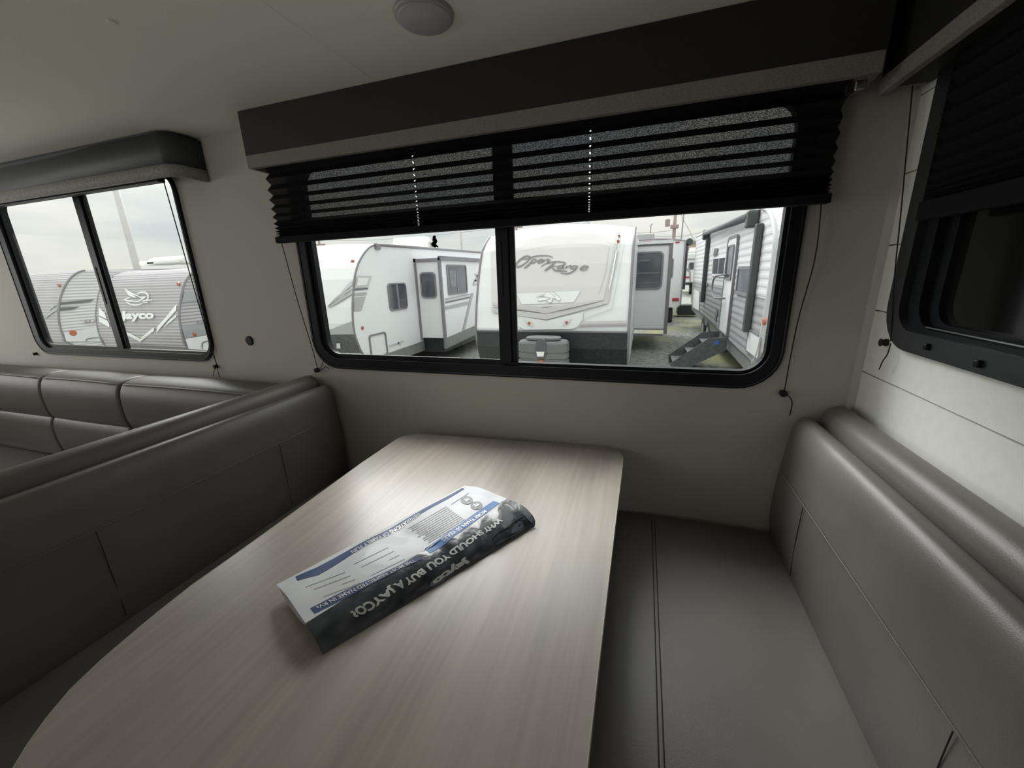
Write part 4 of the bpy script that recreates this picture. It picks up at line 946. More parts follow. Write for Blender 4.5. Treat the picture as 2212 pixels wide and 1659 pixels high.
HORSE = [(545, 1248), (600, 1226), (640, 1224), (672, 1196), (715, 1180), (760, 1190), (795, 1180), (835, 1212), (875, 1238), (912, 1280), (902, 1306), (868, 1302), (838, 1276), (800, 1268), (792, 1296), (776, 1332), (742, 1334), (722, 1312), (690, 1300), (640, 1302), (600, 1314), (572, 1296), (612, 1274), (652, 1262), (682, 1240), (640, 1236), (590, 1246)]
bm = NB(); poly_on(bm, [(x * 1.0 + (4 if x > 720 else -4), y + (4 if y > 1250 else -4)) for x, y in HORSE], F2c); hb = obj('horse_emblem', bm, 'graphic', t2, label='running horse emblem')
bm = NB(); poly_on(bm, HORSE, front_fn(f2_, c3, 0.05)); obj('horse_face', bm, 'logow', hb)
bm = NB(); strokes(bm, [(6, [(600, 1240), (660, 1225), (700, 1200)]), (6, [(650, 1262), (700, 1250), (740, 1262), (790, 1262)]), (5, [(820, 1238), (840, 1240)]), (6, [(700, 1290), (740, 1280), (780, 1285)]), (6, [(760, 1200), (800, 1215), (830, 1250)])], front_fn(f2_, c3, 0.058), 4); obj('emblem_lines', bm, 'graphic', hb)
bm = NB(); strokes(bm, [(20, [(1742, 565), (1690, 860), (1632, 1142)])], F2c, 6); obj('light_bar', bm, 'logow', t2)
for (x, y) in ((1775, 352), (1765, 426), (444, 1642), (1000, 1632)):
    p = on_profile(*c3(x, y), f2_) + Vector((0, -0.03, 0)); bm = NB(); tube(bm, [p + Vector((0, .03, 0)), p - Vector((0, .015, 0))], [0.026, 0.02], 12); obj('marker_light', bm, 'orange', t2)
F2s = front_fn(f2_, c4, 0.03)
for q in ([(330, 308), (440, 332), (490, 425), (400, 396)], [(1115, 290), (985, 320), (950, 415), (1050, 385)]): decal(t2, 'lamp_recess', 'greige', q, F2s)
decal(t2, 'stripe', 'greige2', [(1300, 338), (2010, 322), (2010, 362), (1262, 380)], F2s); decal(t2, 'stripe', 'line', [(1252, 402), (2015, 384), (2015, 414), (1226, 432)], F2s)
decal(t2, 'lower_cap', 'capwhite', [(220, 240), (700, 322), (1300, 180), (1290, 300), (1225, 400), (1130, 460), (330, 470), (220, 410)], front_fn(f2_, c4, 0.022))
ys_ = on_profile(1182, 716, f2_).y
zsk = on_profile(*c4(1000, 505), f2_).z
bm = NB(); fr_ = [(y - 0.03, z) for y, z in f2_ if z < zsk - 0.02]; fr_ = [(fr_[0][0], zsk)] + fr_
A = [(X2a + .01, y, z) for y, z in fr_]; Bq = [(X2b - .0, y, z) for y, z in fr_]
va = [bm.verts.new(p) for p in A]; vb = [bm.verts.new(p) for p in Bq]
for i in range(len(A) - 1): bm.faces.new((va[i], vb[i], vb[i + 1], va[i + 1]))
obj('rock_guard', bm, 'blkskirt', t2, label='black stone guard across the lower front')
bm = NB(); box(bm, X2a, X2b + .01, fr_[0][0] - .012, fr_[0][0] + .02, zsk - .012, zsk + .012); obj('guard_trim', bm, 'trim', t2)
a, b = on(*c3(860, 125), 1, 9.0), on(*c3(1290, 88), 1, 9.0); ac_unit(t2, a.x, b.x, 9.0, 9.9, a.z - .12, b.z, 'midline')
# propane tank cover on the tongue
yl = fr_[0][0] - 0.42
pL, pRr, pT = on(*c4(245, 800), 1, yl), on(*c4(1060, 800), 1, yl), on(*c4(640, 590), 1, yl)
cxl, rl = (pL.x + pRr.x) / 2, (pRr.x - pL.x) / 2; zt = pT.z
bm = NB(); levels = [(-1.0, 1.0), (0.0, 1.0)]
def ell(z, sx_, sy_): return [(cxl + sx_ * math.copysign(abs(math.cos(a)) ** 0.7, math.cos(a)), yl + sy_ * math.copysign(abs(math.sin(a)) ** 0.7, math.sin(a)), z) for a in [2 * math.pi * k / 36 for k in range(36)]]
zsh = on(*c4(1050, 690), 1, yl).z
lv = [(zt - 0.9, 1.0), (zsh - .38, 1.0), (zsh - .375, .96), (zsh - .345, .96), (zsh - .34, 1.0), (zsh - .255, 1.0), (zsh - .25, .955), (zsh - .215, .955), (zsh - .21, 1.0), (zsh - .15, .985), (zsh - .145, .96), (zsh - .125, .96), (zsh - .12, 1.0), (zsh, 0.99), (zsh + .03, .93), (zt - .05, .74), (zt - .045, .60), (zt - .035, .68), (zt - 0.01, .69), (zt, .66)]
rows = [[bm.verts.new(p) for p in ell(z, rl * k, 0.19 * k)] for z, k in lv]
for a, b in zip(rows, rows[1:]):
    for k in range(36): bm.faces.new((a[k], a[(k + 1) % 36], b[(k + 1) % 36], b[k]))
bm.faces.new(rows[-1]); bm.faces.new(list(reversed(rows[0])))
tk = obj('propane_cover', bm, 'tank', t2, label='grey ribbed propane tank cover')
cz = lambda x, y: on(*c4(x, y), 1, yl - 0.20)
bm = NB(); prism(bm, [cz(515, 760), cz(520, 690), cz(545, 640), cz(600, 622), cz(655, 640), cz(682, 700), cz(680, 900), cz(640, 960), cz(560, 960), cz(530, 900), cz(515, 830)], (0, 0.03, 0)); obj('cover_strap', bm, 'tank2', tk)
bm = NB(); prism(bm, [cz(525, 838) - Vector((0, .01, 0)), cz(655, 838) - Vector((0, .01, 0)), cz(642, 915) - Vector((0, .01, 0)), cz(540, 915) - Vector((0, .01, 0))], (0, 0.01, 0)); obj('cover_latch', bm, 'acw', tk, label='white latch plate')
bm = NB(); prism(bm, [cz(562, 975), cz(640, 975), cz(640, 1030), cz(562, 1030)], (0, 0.015, 0)); obj('warning_sticker', bm, 'orange', tk)
# slide-out of T2 (end wall with the big window)
YS2 = 10.5; px0, px1 = on(1361, 620, 1, YS2), on(1441, 620, 1, YS2)
zt2, zb2 = on(1415, 529, 1, YS2).z, on(1405, 711, 1, YS2).z
bm = NB(); box(bm, X2b, px1.x, YS2, YS2 + 3.0, zb2, zt2); s2 = obj('slide_out', bm, 'white', t2)
bm = NB(); box(bm, px1.x - 0.01, px1.x + .07, YS2 - .03, YS2 + .05, zb2 - .12, zt2 + .04); box(bm, X2b, px1.x + .02, YS2 - .02, YS2, zt2 - .02, zt2 + .015); box(bm, X2b, px1.x + .02, YS2 - .02, YS2, zb2 - .012, zb2 + .015)
box(bm, X2b, px1.x - .02, YS2 - .02, YS2 + .03, zb2 - .17, zb2 - .12); obj('slide_trim', bm, 'trim', s2)
bm = NB(); prism(bm, [(X2b, YS2 - .05, zt2 + .02), (px1.x + .05, YS2 - .05, zt2 + .02), (px1.x + .05, YS2 - .05, zt2 + .10), (X2b, YS2 - .05, zt2 + .07)], (0, 3.1, 0)); obj('slide_awning', bm, 'white', s2)
a, b = on(*c5(80, 590), 1, YS2), on(*c5(548, 1140), 1, YS2)
t_window(s2, 1, YS2, -1, a.x, b.x, b.z, a.z, 0.12, 0.04, div=[(0.08, 0.6, 0.78, 0.82), (0.05, 0.95, 0.42, 0.45), (0.12, 0.16, 0.05, 0.42), (0.05, 0.95, 0.14, 0.16)], name='slide_window')

# ---- T3: rear wall of a trailer further back
t3 = thing('travel_trailer', 'white trailer seen from behind with red lights and grey roof unit', 'trailer', (0.0, 18, gz(18)))
Y3 = 15.5; x3b = on(1475, 590, 1, Y3).x; zt3 = on(1470, 520, 1, Y3).z; zb3 = on(1460, 664, 1, Y3).z
bm = NB(); top = [(x3b - 2.45 * (1 - k / 16), zt3 + 0.10 * (1 - (2 * k / 16 - 1) ** 2)) for k in range(17)]
prism(bm, [(x, Y3, z) for x, z in top] + [(x3b, Y3, zb3 + .1), (x3b - .1, Y3, zb3), (x3b - 2.35, Y3, zb3), (x3b - 2.45, Y3, zb3 + .1)], (0, 8, 0)); obj('body', bm, 'white', t3)
bm = NB(); tube(bm, [(x, Y3 - .01, z) for x, z in top] + [(x3b, Y3 - .01, zb3 + .1), (x3b - .1, Y3 - .01, zb3)], 0.03, 6); obj('edge_trim', bm, 'line', t3)
for (x, y) in ((232, 447), (302, 438), (370, 435), (783, 440)):
    p = on(*c5(x, y), 1, Y3); bm = NB(); box(bm, p.x - .07, p.x + .07, Y3 - .03, Y3, p.z - .025, p.z + .025, 0.015, 2); obj('marker_light', bm, 'red', t3)
p = on(*c5(752, 1292), 1, Y3); bm = NB(); box(bm, p.x - .11, p.x + .11, Y3 - .04, Y3, p.z - .055, p.z + .055, 0.025, 2); obj('tail_light', bm, 'red', t3)
p = on(*c5(302, 468), 1, Y3); bm = NB(); box(bm, p.x - .09, p.x + .09, Y3 - .06, Y3, p.z - .03, p.z + .03, 0.02, 2); obj('rear_camera', bm, 'trim', t3)
a, b = on(*c5(500, 675), 1, Y3), on(*c5(708, 985), 1, Y3); t_window(t3, 1, Y3, -1, a.x, b.x, b.z, a.z, 0.1, 0.04, name='rear_window')
a, b = on(*c5(180, 318), 1, Y3 + 2), on(*c5(440, 400), 1, Y3 + 2); bm = NB(); box(bm, a.x, b.x, Y3 + 2, Y3 + 2.9, b.z - .15, a.z, .05, 2); obj('air_conditioner', bm, 'acg', t3)
p = on(*c5(400, 180), 1, Y3 + 3); bm = NB(); tube(bm, [(p.x - .03, Y3 + 3, zt3), (p.x - .03, Y3 + 3, p.z), (p.x + .04, Y3 + 3, p.z + .05)], 0.02, 6); obj('antenna', bm, 'trim', t3)
a = on(*c5(870, 420), 1, Y3 + .3); b = on(*c5(870, 1140), 1, Y3 + .3)
bm = NB(); box(bm, x3b, x3b + .12, Y3 + .1, Y3 + .3, b.z, a.z - .1, .01, 1); obj('awning_arm', bm, 'awning', t3)
bm = NB(); tube(bm, [(x3b + .14, Y3 + .1, a.z - .05), (x3b + .14, Y3 + 4, a.z - .05)], .12, 14); obj('awning_roll', bm, 'awning', t3)
for y in (Y3 + .8, Y3 + 1.8): wheel(t3, x3b - .3, y, zb3 - .38)
bm = NB(); box(bm, x3b + .1, x3b + .9, Y3 + 2.2, Y3 + 2.9, zb3 - .5, zb3 - .1, .02, 1); obj('entry_steps', bm, 'blkskirt', t3)

# ---- T4: ribbed trailer with awning, door and steps on the right
X4 = 1.6
t4 = thing('travel_trailer', 'white and grey ribbed trailer with awning, door and folding steps', 'trailer', (2.8, 9, gz(9)))
arc4 = [cR(740, 40), cR(790, 60), cR(830, 140), cR(850, 230), cR(858, 330), cR(850, 440)]
f4 = [Pyz(p, X4) for p in arc4]; f4 += [(f4[-1][0] - 0.02, f4[-1][1] - .35), (f4[-1][0] + .02, 0.5), (f4[-1][0] + .10, 0.15), (f4[-1][0] + .3, -0.06)]
yf4 = 13.0; zr = Pyz(cR(110, 310), X4); r0 = f4[0]; s4 = (zr[1] - r0[1]) / (zr[0] - r0[0]); 
k0, k1 = Pyz(cR(150, 1020), X4), Pyz(cR(640, 1500), X4); ks = (k1[1] - k0[1]) / (k1[0] - k0[0]); bot4 = lambda y: k0[1] + ks * (y - k0[0])
f4[-1] = (f4[-1][0], bot4(f4[-1][0])); yf4 = zr[0]
poly4 = trailer_body(t4, f4, yf4, r0[1] + s4 * (yf4 - r0[0]), bot4(yf4), X4, X4 + 2.45, 'white2')
ribbed_front(t4, f4, X4 + .01, X4 + 2.45, 0.115, 0.006, 'white2')
q0, q1 = Pyz(cR(190, 745), X4), Pyz(cR(790, 905), X4); zsplit = (q0[1] + q1[1]) / 2
ribbed_side(t4, poly4, X4, -1, zsplit, 2.6, 0.115, 0.006, 'white2'); ribbed_side(t4, poly4, X4, -1, -0.4, zsplit, 0.115, 0.006, 'bargrey', 'lower_siding')
edge_trim(t4, f4, X4 - 0.01, 0.03, 'midline')
bm = NB(); tube(bm, [(X4 - .01, r0[0], r0[1]), (X4 - .01, yf4, r0[1] + s4 * (yf4 - r0[0]))], 0.02, 6); obj('roof_trim', bm, 'midline', t4)
S4 = side_fn(X4, cR, -1, 0.03)
XA = X4 - 0.105
def arm(pt, pb, wd):
    a, b = on(*pt, 0, XA), on(*pb, 0, XA); bm = NB(); box(bm, XA, X4 - .016, a.y - wd / 2, a.y + wd / 2, b.z, a.z, 0.01, 1); return obj('awning_arm', bm, 'awning', t4), a, b
_, aa, ab = arm(cR(668, 190), cR(568, 1222), 0.13); _, ba, bb = arm(cR(198, 330), cR(162, 940), 0.16)
ra_, rb_ = on(*cR(610, 118), 0, XA - .02), on(*cR(185, 278), 0, XA - .02)
bm = NB(); tube(bm, [ra_, rb_], 0.062, 16); obj('awning_roll', bm, 'awnroll', t4, True, label='grey rolled awning')
for p_ in (ra_, rb_):
    bm = NB(); box(bm, XA - .07, X4 - .01, p_.y - .10, p_.y + .06, p_.z - .17, p_.z + .08, 0.03, 2); obj('awning_head', bm, 'awning', t4)
a = on(*cR(435, 300), 0, X4); b = on(*cR(390, 1250), 0, X4); d0, d1 = Pyz(cR(512, 400), X4)[0], Pyz(cR(420, 400), X4)[0]
dzt, dzb = Pyz(cR(505, 290), X4)[1], Pyz(cR(410, 1250), X4)[1]
bm = NB(); ring(bm, rrect(d0, d1, dzb, dzt, (.01, .01, .12, .12)), rrect(d0 + .05, d1 - .05, dzb + .03, dzt - .05, (.01, .01, .09, .09)), 0, X4 - .05, X4); dr = obj('entry_door', bm, 'trim', t4, label='grey framed white entry door')
bm = NB(); plate(bm, rrect(d0 + .045, d1 - .045, dzb + .025, dzt - .045, (.01, .01, .09, .09)), 0, X4 - .04, X4 - .005); obj('door_leaf', bm, 'white', dr)
wz1, wz0 = Pyz(cR(455, 390), X4)[1], Pyz(cR(430, 715), X4)[1]; t_window(dr, 0, X4 - .04, -1, d0 + .17, d1 - .17, wz0, wz1, .05, .03, name='door_window')
hpts = [on(*cR(x, y), 0, X4 - .05 - d) for x, y, d in ((392, 672, 0), (330, 672, .1), (285, 690, .12), (262, 740, .12), (255, 830, .12), (275, 885, .12), (320, 892, .1), (375, 893, 0))]
bm = NB(); tube(bm, catmull(hpts, 4), 0.018, 8); obj('grab_handle', bm, 'trim', t4, True)
def sidewin(p, q, nm='window', **k): a, b = Pyz(cR(*p), X4), Pyz(cR(*q), X4); return t_window(t4, 0, X4 - .014, -1, a[0], b[0], b[1], a[1], name=nm, **k)
sidewin((280, 505), (382, 690), r=.02, w_=.05, fm='white', div=[(0.45, 0.55, 0, 1)]); sidewin((520, 590), (610, 880), r=.05, w_=.05)
a, b = Pyz(cR(612, 1175), X4), Pyz(cR(712, 1450), X4)
bm = NB(); ring(bm, rrect(min(a[0], b[0]), max(a[0], b[0]), -0.02 + bot4(b[0]) + .12, a[1], .07), rrect(min(a[0], b[0]) + .035, max(a[0], b[0]) - .035, bot4(b[0]) + .135, a[1] - .035, .05), 0, X4 - .03, X4 - .012); ch = obj('cargo_hatch', bm, 'trim', t4)
bm = NB(); plate(bm, rrect(min(a[0], b[0]) + .03, max(a[0], b[0]) - .03, bot4(b[0]) + .13, a[1] - .03, .05), 0, X4 - .026, X4 - .012); obj('hatch_panel', bm, 'white', ch)
bm = NB(); q = [on(*cR(x, y), 0, X4 - .014) for x, y in ((265, 478), (300, 482), (312, 420), (295, 415))]; prism(bm, q, (-.08, 0, 0)); obj('range_vent', bm, 'midline', t4)
p = on(*cR(757, 1113), 0, X4 - .014); bm = NB(); tube(bm, [p, p - Vector((.03, 0, 0))], [.05, .04], 12); obj('marker_light', bm, 'orange', t4)
for q in ([(300, 990), (318, 1000), (300, 1110), (285, 1100)], [(318, 1020), (345, 1035), (345, 1075), (320, 1060)], [(205, 742), (222, 748), (220, 775), (205, 770)]):
    bm = NB(); poly_on(bm, q, side_fn(X4, cR, -1, 0.022)); obj('utility_port', bm, 'trim', t4)
bm = NB(); poly_on(bm, [(90, 800), (145, 830), (140, 1010), (75, 975)], side_fn(X4, cR, -1, 0.024)); obj('corner_panel', bm, 'white', t4)
bm = NB(); y0_, y1_ = f4[-1][0], yf4
prism(bm, [(X4 + .03, y0_ - .2, bot4(y0_ - .2)), (X4 + .03, y1_, bot4(y1_)), (X4 + .03, y1_, bot4(y1_) - .25), (X4 + .03, y0_ - .2, bot4(y0_) - .25)], (2.3, 0, 0)); obj('chassis', bm, 'greyskirt', t4)
for y in (11.2, 12.1): wheel(t4, X4 + .12, y, gz(y) + .34)
# folding steps
yd0, yd1 = d0 + .02, d1 - .05
top_z = dzb - .02; ns = 3; reach = 1.0; gzs = gz(yd0) + .02
st = NB(); 
for y in (yd0, yd1):
    A = [(X4 - .02, y, top_z), (X4 - .34, y, top_z - .02), (X4 - reach, y, gzs + .16), (X4 - reach + .02, y, gzs), (X4 - reach + .2, y, gzs), (X4 - .02, y, top_z - .25)]
    prism(st, A, (0, .025, 0))
stp = obj('folding_steps', st, 'dkskirt', t4, label='charcoal folding entry steps')
for k in range(3):
    t = (k + .5) / 3; x = X4 - .12 - (reach - .18) * t; z = top_z - .06 - (top_z - gzs - .12) * t
    bm = NB(); box(bm, x - .15, x + .10, yd0 + .02, yd1, z - .02, z, .005, 1); obj('tread', bm, 'greyskirt', stp)
p = on(*cR(308, 1325), 1, yd0 - .001); bm = NB(); tube(bm, [(X4 - .2, yd0, top_z - .1), (X4 - .2, yd0 - .008, top_z - .1)], [.045, .045], 18); obj('oval_badge', bm, 'blue', stp, label='small blue badge')

# ---- T6: ribbed grey front with bird emblem (sofa window)
X6a, X6b = -10.85, -8.36
arc6 = [cL(1920, 225), cL(1870, 270), cL(1830, 340), cL(1805, 430), cL(1790, 530), cL(1780, 640), cL(1790, 750), cL(1810, 860), cL(1860, 975)]
f6 = [Pyz(p, X6b) for p in arc6]; f6 = [(f6[0][0] + .55, f6[0][1] + .10), (f6[0][0] + .2, f6[0][1] + .065)] + f6 + [(f6[-1][0] + .3, -.3)]
t6 = thing('travel_trailer', 'grey ribbed trailer front with white bird emblem and bold white lettering', 'trailer', (-9.6, 9, gz(9)))
p6 = trailer_body(t6, f6, 12.5, f6[0][1] + .05, -.25, X6a, X6b, 'bars')
ribbed_front(t6, f6, X6a, X6b, 0.062, 0.010, 'bars')
ribbed_side(t6, p6, X6b, 1, -.3, 2.4, 0.062, 0.010, 'bars')
edge_trim(t6, f6, X6b + .01, .019); edge_trim(t6, f6, X6a - .0, .022)
F6 = front_fn(f6, cL, 0.03); F6b = front_fn(f6, cL, 0.045); S6 = side_fn(X6b, cL, 1, 0.03)
bm = NB(); text_on(bm, 'Jayco', [(1222, 712), (1556, 705), (1556, 600), (1222, 606)], F6b, 0.05); obj('lettering', bm, 'logow', t6, label='bold white lettering')
BIRD = [(14, [(1265, 382), (1300, 410), (1345, 435), (1400, 455)]), (12, [(1280, 412), (1320, 440), (1370, 460)]), (12, [(1298, 440), (1340, 458), (1380, 470)]),
        (14, [(1395, 430), (1450, 418), (1490, 435), (1500, 470), (1480, 500)]), (12, [(1400, 458), (1430, 470), (1470, 465), (1440, 485), (1400, 510), (1340, 505)]),
        (14, [(1258, 490), (1300, 505), (1340, 505), (1380, 515)]), (12, [(1280, 515), (1330, 540), (1390, 545), (1440, 530)]), (12, [(1440, 500), (1490, 500), (1542, 495)]), (10, [(1440, 512), (1470, 518), (1500, 520)]), (10, [(1320, 470), (1290, 480), (1275, 490)])]
bm = NB(); strokes(bm, BIRD, F6b, 4); obj('bird_emblem', bm, 'logow', t6, label='white bird emblem')
for q in ([(1255, 800), (1410, 880), (1545, 768), (1553, 800), (1412, 914), (1262, 835)], [(1582, 762), (1690, 640), (1775, 535), (1770, 600), (1660, 720), (1572, 824)], [(1700, 700), (1772, 640), (1770, 665), (1640, 775)],
          [(1000, 660), (1085, 700), (1105, 735), (1105, 768), (1005, 712)], [(1003, 570), (1060, 625), (1080, 685), (1003, 650)]):
    decal(t6, 'chevron_stripe', 'logow', q, F6)
bm = NB(); strokes(bm, [(10, [(1110, 280), (1180, 235), (1290, 207)])], F6, 4); obj('cap_seam', bm, 'trim', t6)
decal(t6, 'nose_skirt', 'greyskirt', [(1280, 940), (1845, 965), (1860, 990), (1290, 985)], F6)
decal(t6, 'stripe', 'bargrey', [(1826, 412), (1968, 395), (1990, 505), (1800, 520)], S6); decal(t6, 'stripe', 'bargrey', [(1795, 745), (2040, 725), (2060, 840), (1830, 880)], S6)
decal(t6, 'stripe', 'white', [(1832, 885), (2075, 842), (2080, 1000), (1865, 985)], side_fn(X6b, cL, 1, 0.035))
bm = NB(); text_on(bm, 'BAJA', [(1938, 738), (2060, 733), (2060, 706), (1938, 712)], side_fn(X6b, cL, 1, 0.05), 0.03, 0.2); obj('lettering', bm, 'logo', t6, label='small grey lettering')
for fn_, (x, y) in ((F6, (1793, 340)), (S6, (1922, 838))):
    p = fn_(x, y); bm = NB(); tube(bm, [p + Vector((0, .02, 0)), p + Vector((.0, -.012, 0))], [.04, .032], 12); obj('marker_light', bm, 'orange', t6)
bm = NB(); strokes(bm, [(14, [(2000, 985), (1995, 940), (2015, 915), (2075, 903)])], side_fn(X6b, cL, 1, 0.05), 4); obj('hatch_edge', bm, 'trim', t6)
a = on(*cL(1610, 135), 1, 8.6); b = on(*cL(1900, 65), 1, 8.6); ac_unit(t6, a.x, b.x + .1, 8.2, 9.2, a.z - .04, b.z + .02, 'acw')
a = on(*cL(1380, 140), 1, 8.2); b = on(*cL(1530, 105), 1, 8.2); bm = NB(); box(bm, a.x, b.x, 8.2, 8.8, a.z - .05, b.z, .04, 2); obj('roof_vent', bm, 'acw', t6)

# ---- T7: ribbed trailer with dark stripe and SLX lettering
X7 = -13.8
arc7 = [cL(840, 200), cL(760, 230), cL(690, 290), cL(640, 370), cL(600, 470), cL(585, 560), cL(580, 650), cL(595, 760), cL(630, 870), cL(652, 910)]
f7 = [Pyz(p, X7) for p in arc7]; f7 += [(f7[-1][0] + .4, -.3)]
rb7 = Pyz(cL(940, 205), X7); s7 = 0.02
t7 = thing('travel_trailer', 'pale ribbed trailer with dark stripe and slanted lettering beside the bird emblem trailer', 'trailer', (-15, 9, gz(9)))
p7 = trailer_body(t7, f7, 14, f7[0][1] + .15, -.2, X7 - 2.45, X7, 'white2')
ribbed_front(t7, f7, X7 - 2.45, X7, 0.075, 0.011, 'bars'); ribbed_side(t7, p7, X7, 1, -.3, 2.6, 0.075, 0.011, 'white2')
edge_trim(t7, f7, X7 + .01, .024)
S7 = side_fn(X7, cL, 1, 0.035); F7 = front_fn(f7, cL, 0.03)
decal(t7, 'stripe', 'graphicdark', [(592, 520), (940, 490), (880, 520), (590, 545)], S7); decal(t7, 'stripe', 'graphicdark', [(588, 575), (790, 562), (720, 592), (590, 605)], S7)
bm = NB(); strokes(bm, [(26, [(455, 680), (520, 620), (580, 590)]), (20, [(500, 600), (540, 560), (582, 540)])], F7, 3); obj('swoosh', bm, 'graphic', t7)
bm = NB(); text_on(bm, 'SLX', [(822, 730), (1000, 722), (990, 698), (815, 705)], side_fn(X7, cL, 1, 0.05), 0.03, 0.3); obj('lettering', bm, 'logo', t7, label='dark italic lettering')
decal(t7, 'stripe', 'white', [(625, 820), (985, 765), (1020, 910), (655, 910)], side_fn(X7, cL, 1, 0.03))
for (x, y) in ((720, 825),):
    p = S7(x, y); bm = NB(); tube(bm, [p, p + Vector((.01, 0, 0))], [.075, .06], 12); obj('marker_light', bm, 'orange', t7)
p = F7(612, 352); bm = NB(); tube(bm, [p, p - Vector((0, .03, 0))], [.05, .04], 12); obj('marker_light', bm, 'orange', t7)
bm = NB(); strokes(bm, [(10, [(850, 910), (860, 885), (1010, 865)])], side_fn(X7, cL, 1, 0.05), 4); obj('hatch_edge', bm, 'trim', t7)

# ---- T5: far trailer between the rows, with buildings
t5 = thing('travel_trailer', 'distant small white trailer in the gap beside the ribbed trailer', 'trailer', (3.4, 30, gz(30)))
Y5 = 29.0; a, b = on(1476, 548, 1, Y5), on(1500, 610, 1, Y5)
bm = NB(); box(bm, a.x, b.x + 1.6, Y5, Y5 + 6, b.z, a.z, .06, 2); obj('body', bm, 'white', t5)
a, b = on(*c5(955, 738), 1, Y5), on(*c5(1030, 848), 1, Y5); t_window(t5, 1, Y5, -1, a.x, b.x, b.z, a.z, .1, .05)
bm = NB(); tube(bm, [on(*c5(895, 815), 1, Y5 - .02), on(*c5(970, 875), 1, Y5 - .02), on(*c5(975, 1030), 1, Y5 - .02)], .05, 6); obj('edge_trim', bm, 'line', t5)
p = on(*c5(930, 963), 1, Y5); bm = NB(); box(bm, p.x - .14, p.x + .14, Y5 - .04, Y5, p.z - .06, p.z + .06, .02, 1); obj('tail_light', bm, 'red', t5)
p = on(*c5(985, 690), 1, Y5); bm = NB(); box(bm, p.x - .25, p.x + .25, Y5 - .03, Y5, p.z - .04, p.z + .04); obj('badge_strip', bm, 'line', t5)
for x in (3.2, 3.9): wheel(t5, x, Y5 + 2.5, gz(Y5 + 2) + .34)
a, b = on(*c5(890, 570), 1, 45), on(*c5(1060, 660), 1, 45); tt = thing('travel_trailer', 'white trailer roof furthest away, above the distant small trailer', 'trailer', (a.x + 1, 45, b.z))
bm = NB(); box(bm, a.x, b.x + 2, 45, 52, gz(45) + .4, a.z, .1, 2); obj('body', bm, 'white', tt)
bm = NB(); box(bm, a.x + .6, a.x + 1.6, 46, 47, a.z, a.z + .35, .05, 1); obj('roof_unit', bm, 'acw', tt)
Yb = 75; a, b = on(*c5(940, 458), 1, Yb), on(*c5(1060, 560), 1, Yb); bd = thing('building', 'tan flat building far behind the trailers', 'building', (a.x + 3, Yb, gz(Yb)))
bm = NB(); box(bm, a.x, a.x + 14, Yb, Yb + 8, gz(Yb), a.z); obj('wall', bm, 'brick', bd)
bm = NB(); box(bm, a.x - .2, a.x + 14.2, Yb - .2, Yb + 8.2, a.z, a.z + .4); obj('roof', bm, 'acg', bd)
bm = NB(); box(bm, a.x + .5, a.x + 6, Yb - .05, Yb, on(*c5(1000, 530), 1, Yb).z - .4, on(*c5(1000, 530), 1, Yb).z, 0); obj('window_band', bm, 'acg', bd)

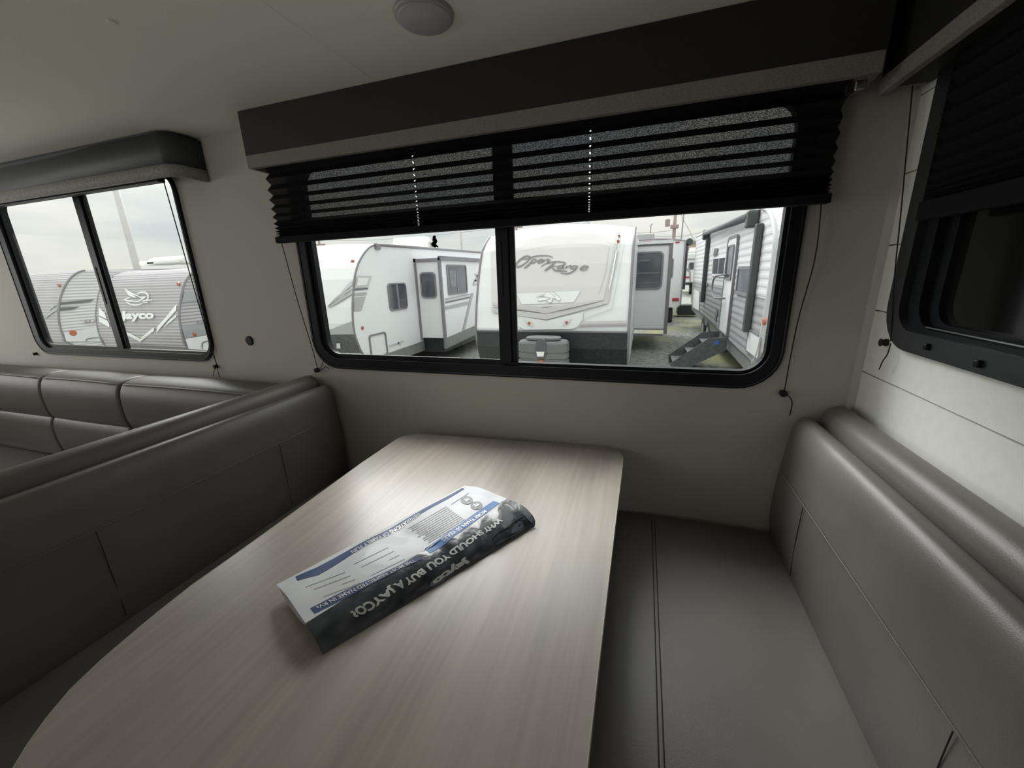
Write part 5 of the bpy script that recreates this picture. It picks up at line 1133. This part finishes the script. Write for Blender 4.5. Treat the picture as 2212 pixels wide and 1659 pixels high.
# ---- poles and wires
def pole(name, label, px_top, px_bot, Y, r, m, cross=None):
    a, b = on(*px_top, 1, Y), on(*px_bot, 1, Y); x = (a.x + b.x) / 2
    t = thing(name, label, 'pole', (x, Y, gz(Y)))
    bm = NB(); tube(bm, [(x, Y, gz(Y) - .05), (x, Y, b.z), (x, Y, a.z + 1.5)], [r * 1.15, r, r * .8], 12); obj('shaft', bm, m, t, True)
    return t, x, a
t, x, a = pole('utility_pole', 'brown utility pole behind the trailers in the gap', (1457, 462), (1457, 515), 40, .15, 'pole')
bm = NB(); tube(bm, [(x + .7, 40, a.z + 1), (x + .65, 40, a.z - 2), (x + .3, 40, a.z - 3.2)], .06, 6); obj('conduit', bm, 'wire', t)
bm = NB(); box(bm, x - .8, x - .4, 39.8, 40.2, a.z - 1, a.z - .4, .05, 1); box(bm, x - .35, x + .35, 39.7, 40.3, a.z - 1.2, a.z - .9, .05, 1); obj('transformer', bm, 'pole', t)
pole('lamp_pole', 'thick pale lamp pole standing behind the trailer with bird emblem', (255, 420), (292, 570), 13.0, .14, 'poleg')
pole('lamp_pole', 'thin grey pole behind the white trailer with swoosh', (995, 493), (997, 535), 34, .09, 'poleg')
for lab, pt, Y in (('small crossarm pole at the left edge of the big window', (690, 522), 30), ('small crossarm pole just above the script lettered trailer', (1115, 484), 38)):
    t, x, a = pole('utility_pole', lab, pt, (pt[0] + 1, pt[1] + 20), Y, .10, 'pole')
    bm = NB(); box(bm, x - .5, x + .6, Y - .05, Y + .05, a.z - .35, a.z - .2); box(bm, x - .35, x + .75, Y - .05, Y + .05, a.z - .8, a.z - .68); obj('crossarm', bm, 'pole', t)
def wire(label, pts, Y, r=.02):
    P = [on(*p, 1, Y) for p in pts]; bm = NB(); tube(bm, catmull(P, 4), r, 5); o = obj('overhead_wire', bm, 'wire'); o['label'] = label; o['category'] = 'wire'; return o
wire('upper overhead wire over the white trailer with swoosh', [c2(440, 425), c2(800, 430), c2(1200, 405), c2(1560, 370), c2(1840, 335)], 40)
wire('overhead wire left of the utility pole', [c5(-300, 330), c5(100, 305), c5(430, 290), c5(740, 258)], 42, .02)
wire('lower overhead wire running behind the utility pole', [c5(60, 360), c5(500, 350), c5(850, 350), c5(1150, 285)], 42, .02)
wire('slanting guy wire right of the utility pole', [c5(820, 0), c5(900, 150), c5(980, 300), c5(1050, 440)], 40, .02)
# torn dark streamer on the roof of T1
p = on(*c2(1370, 485), 0, X1s - .6); sh = thing('torn_streamer', 'ragged dark streamer sticking up above the white trailer roof', 'streamer', p)
bm = NB(); strokes(bm, [(26, [(1375, 485), (1350, 460), (1375, 440), (1360, 405), (1378, 402)]), (16, [(1395, 485), (1365, 455), (1352, 418)])], lambda x, y: on(*c2(x, y), 0, X1s - .6), 4)
bmesh.ops.solidify(bm, geom=bm.faces[:], thickness=0.02); obj('rag', bm, 'twig', sh)
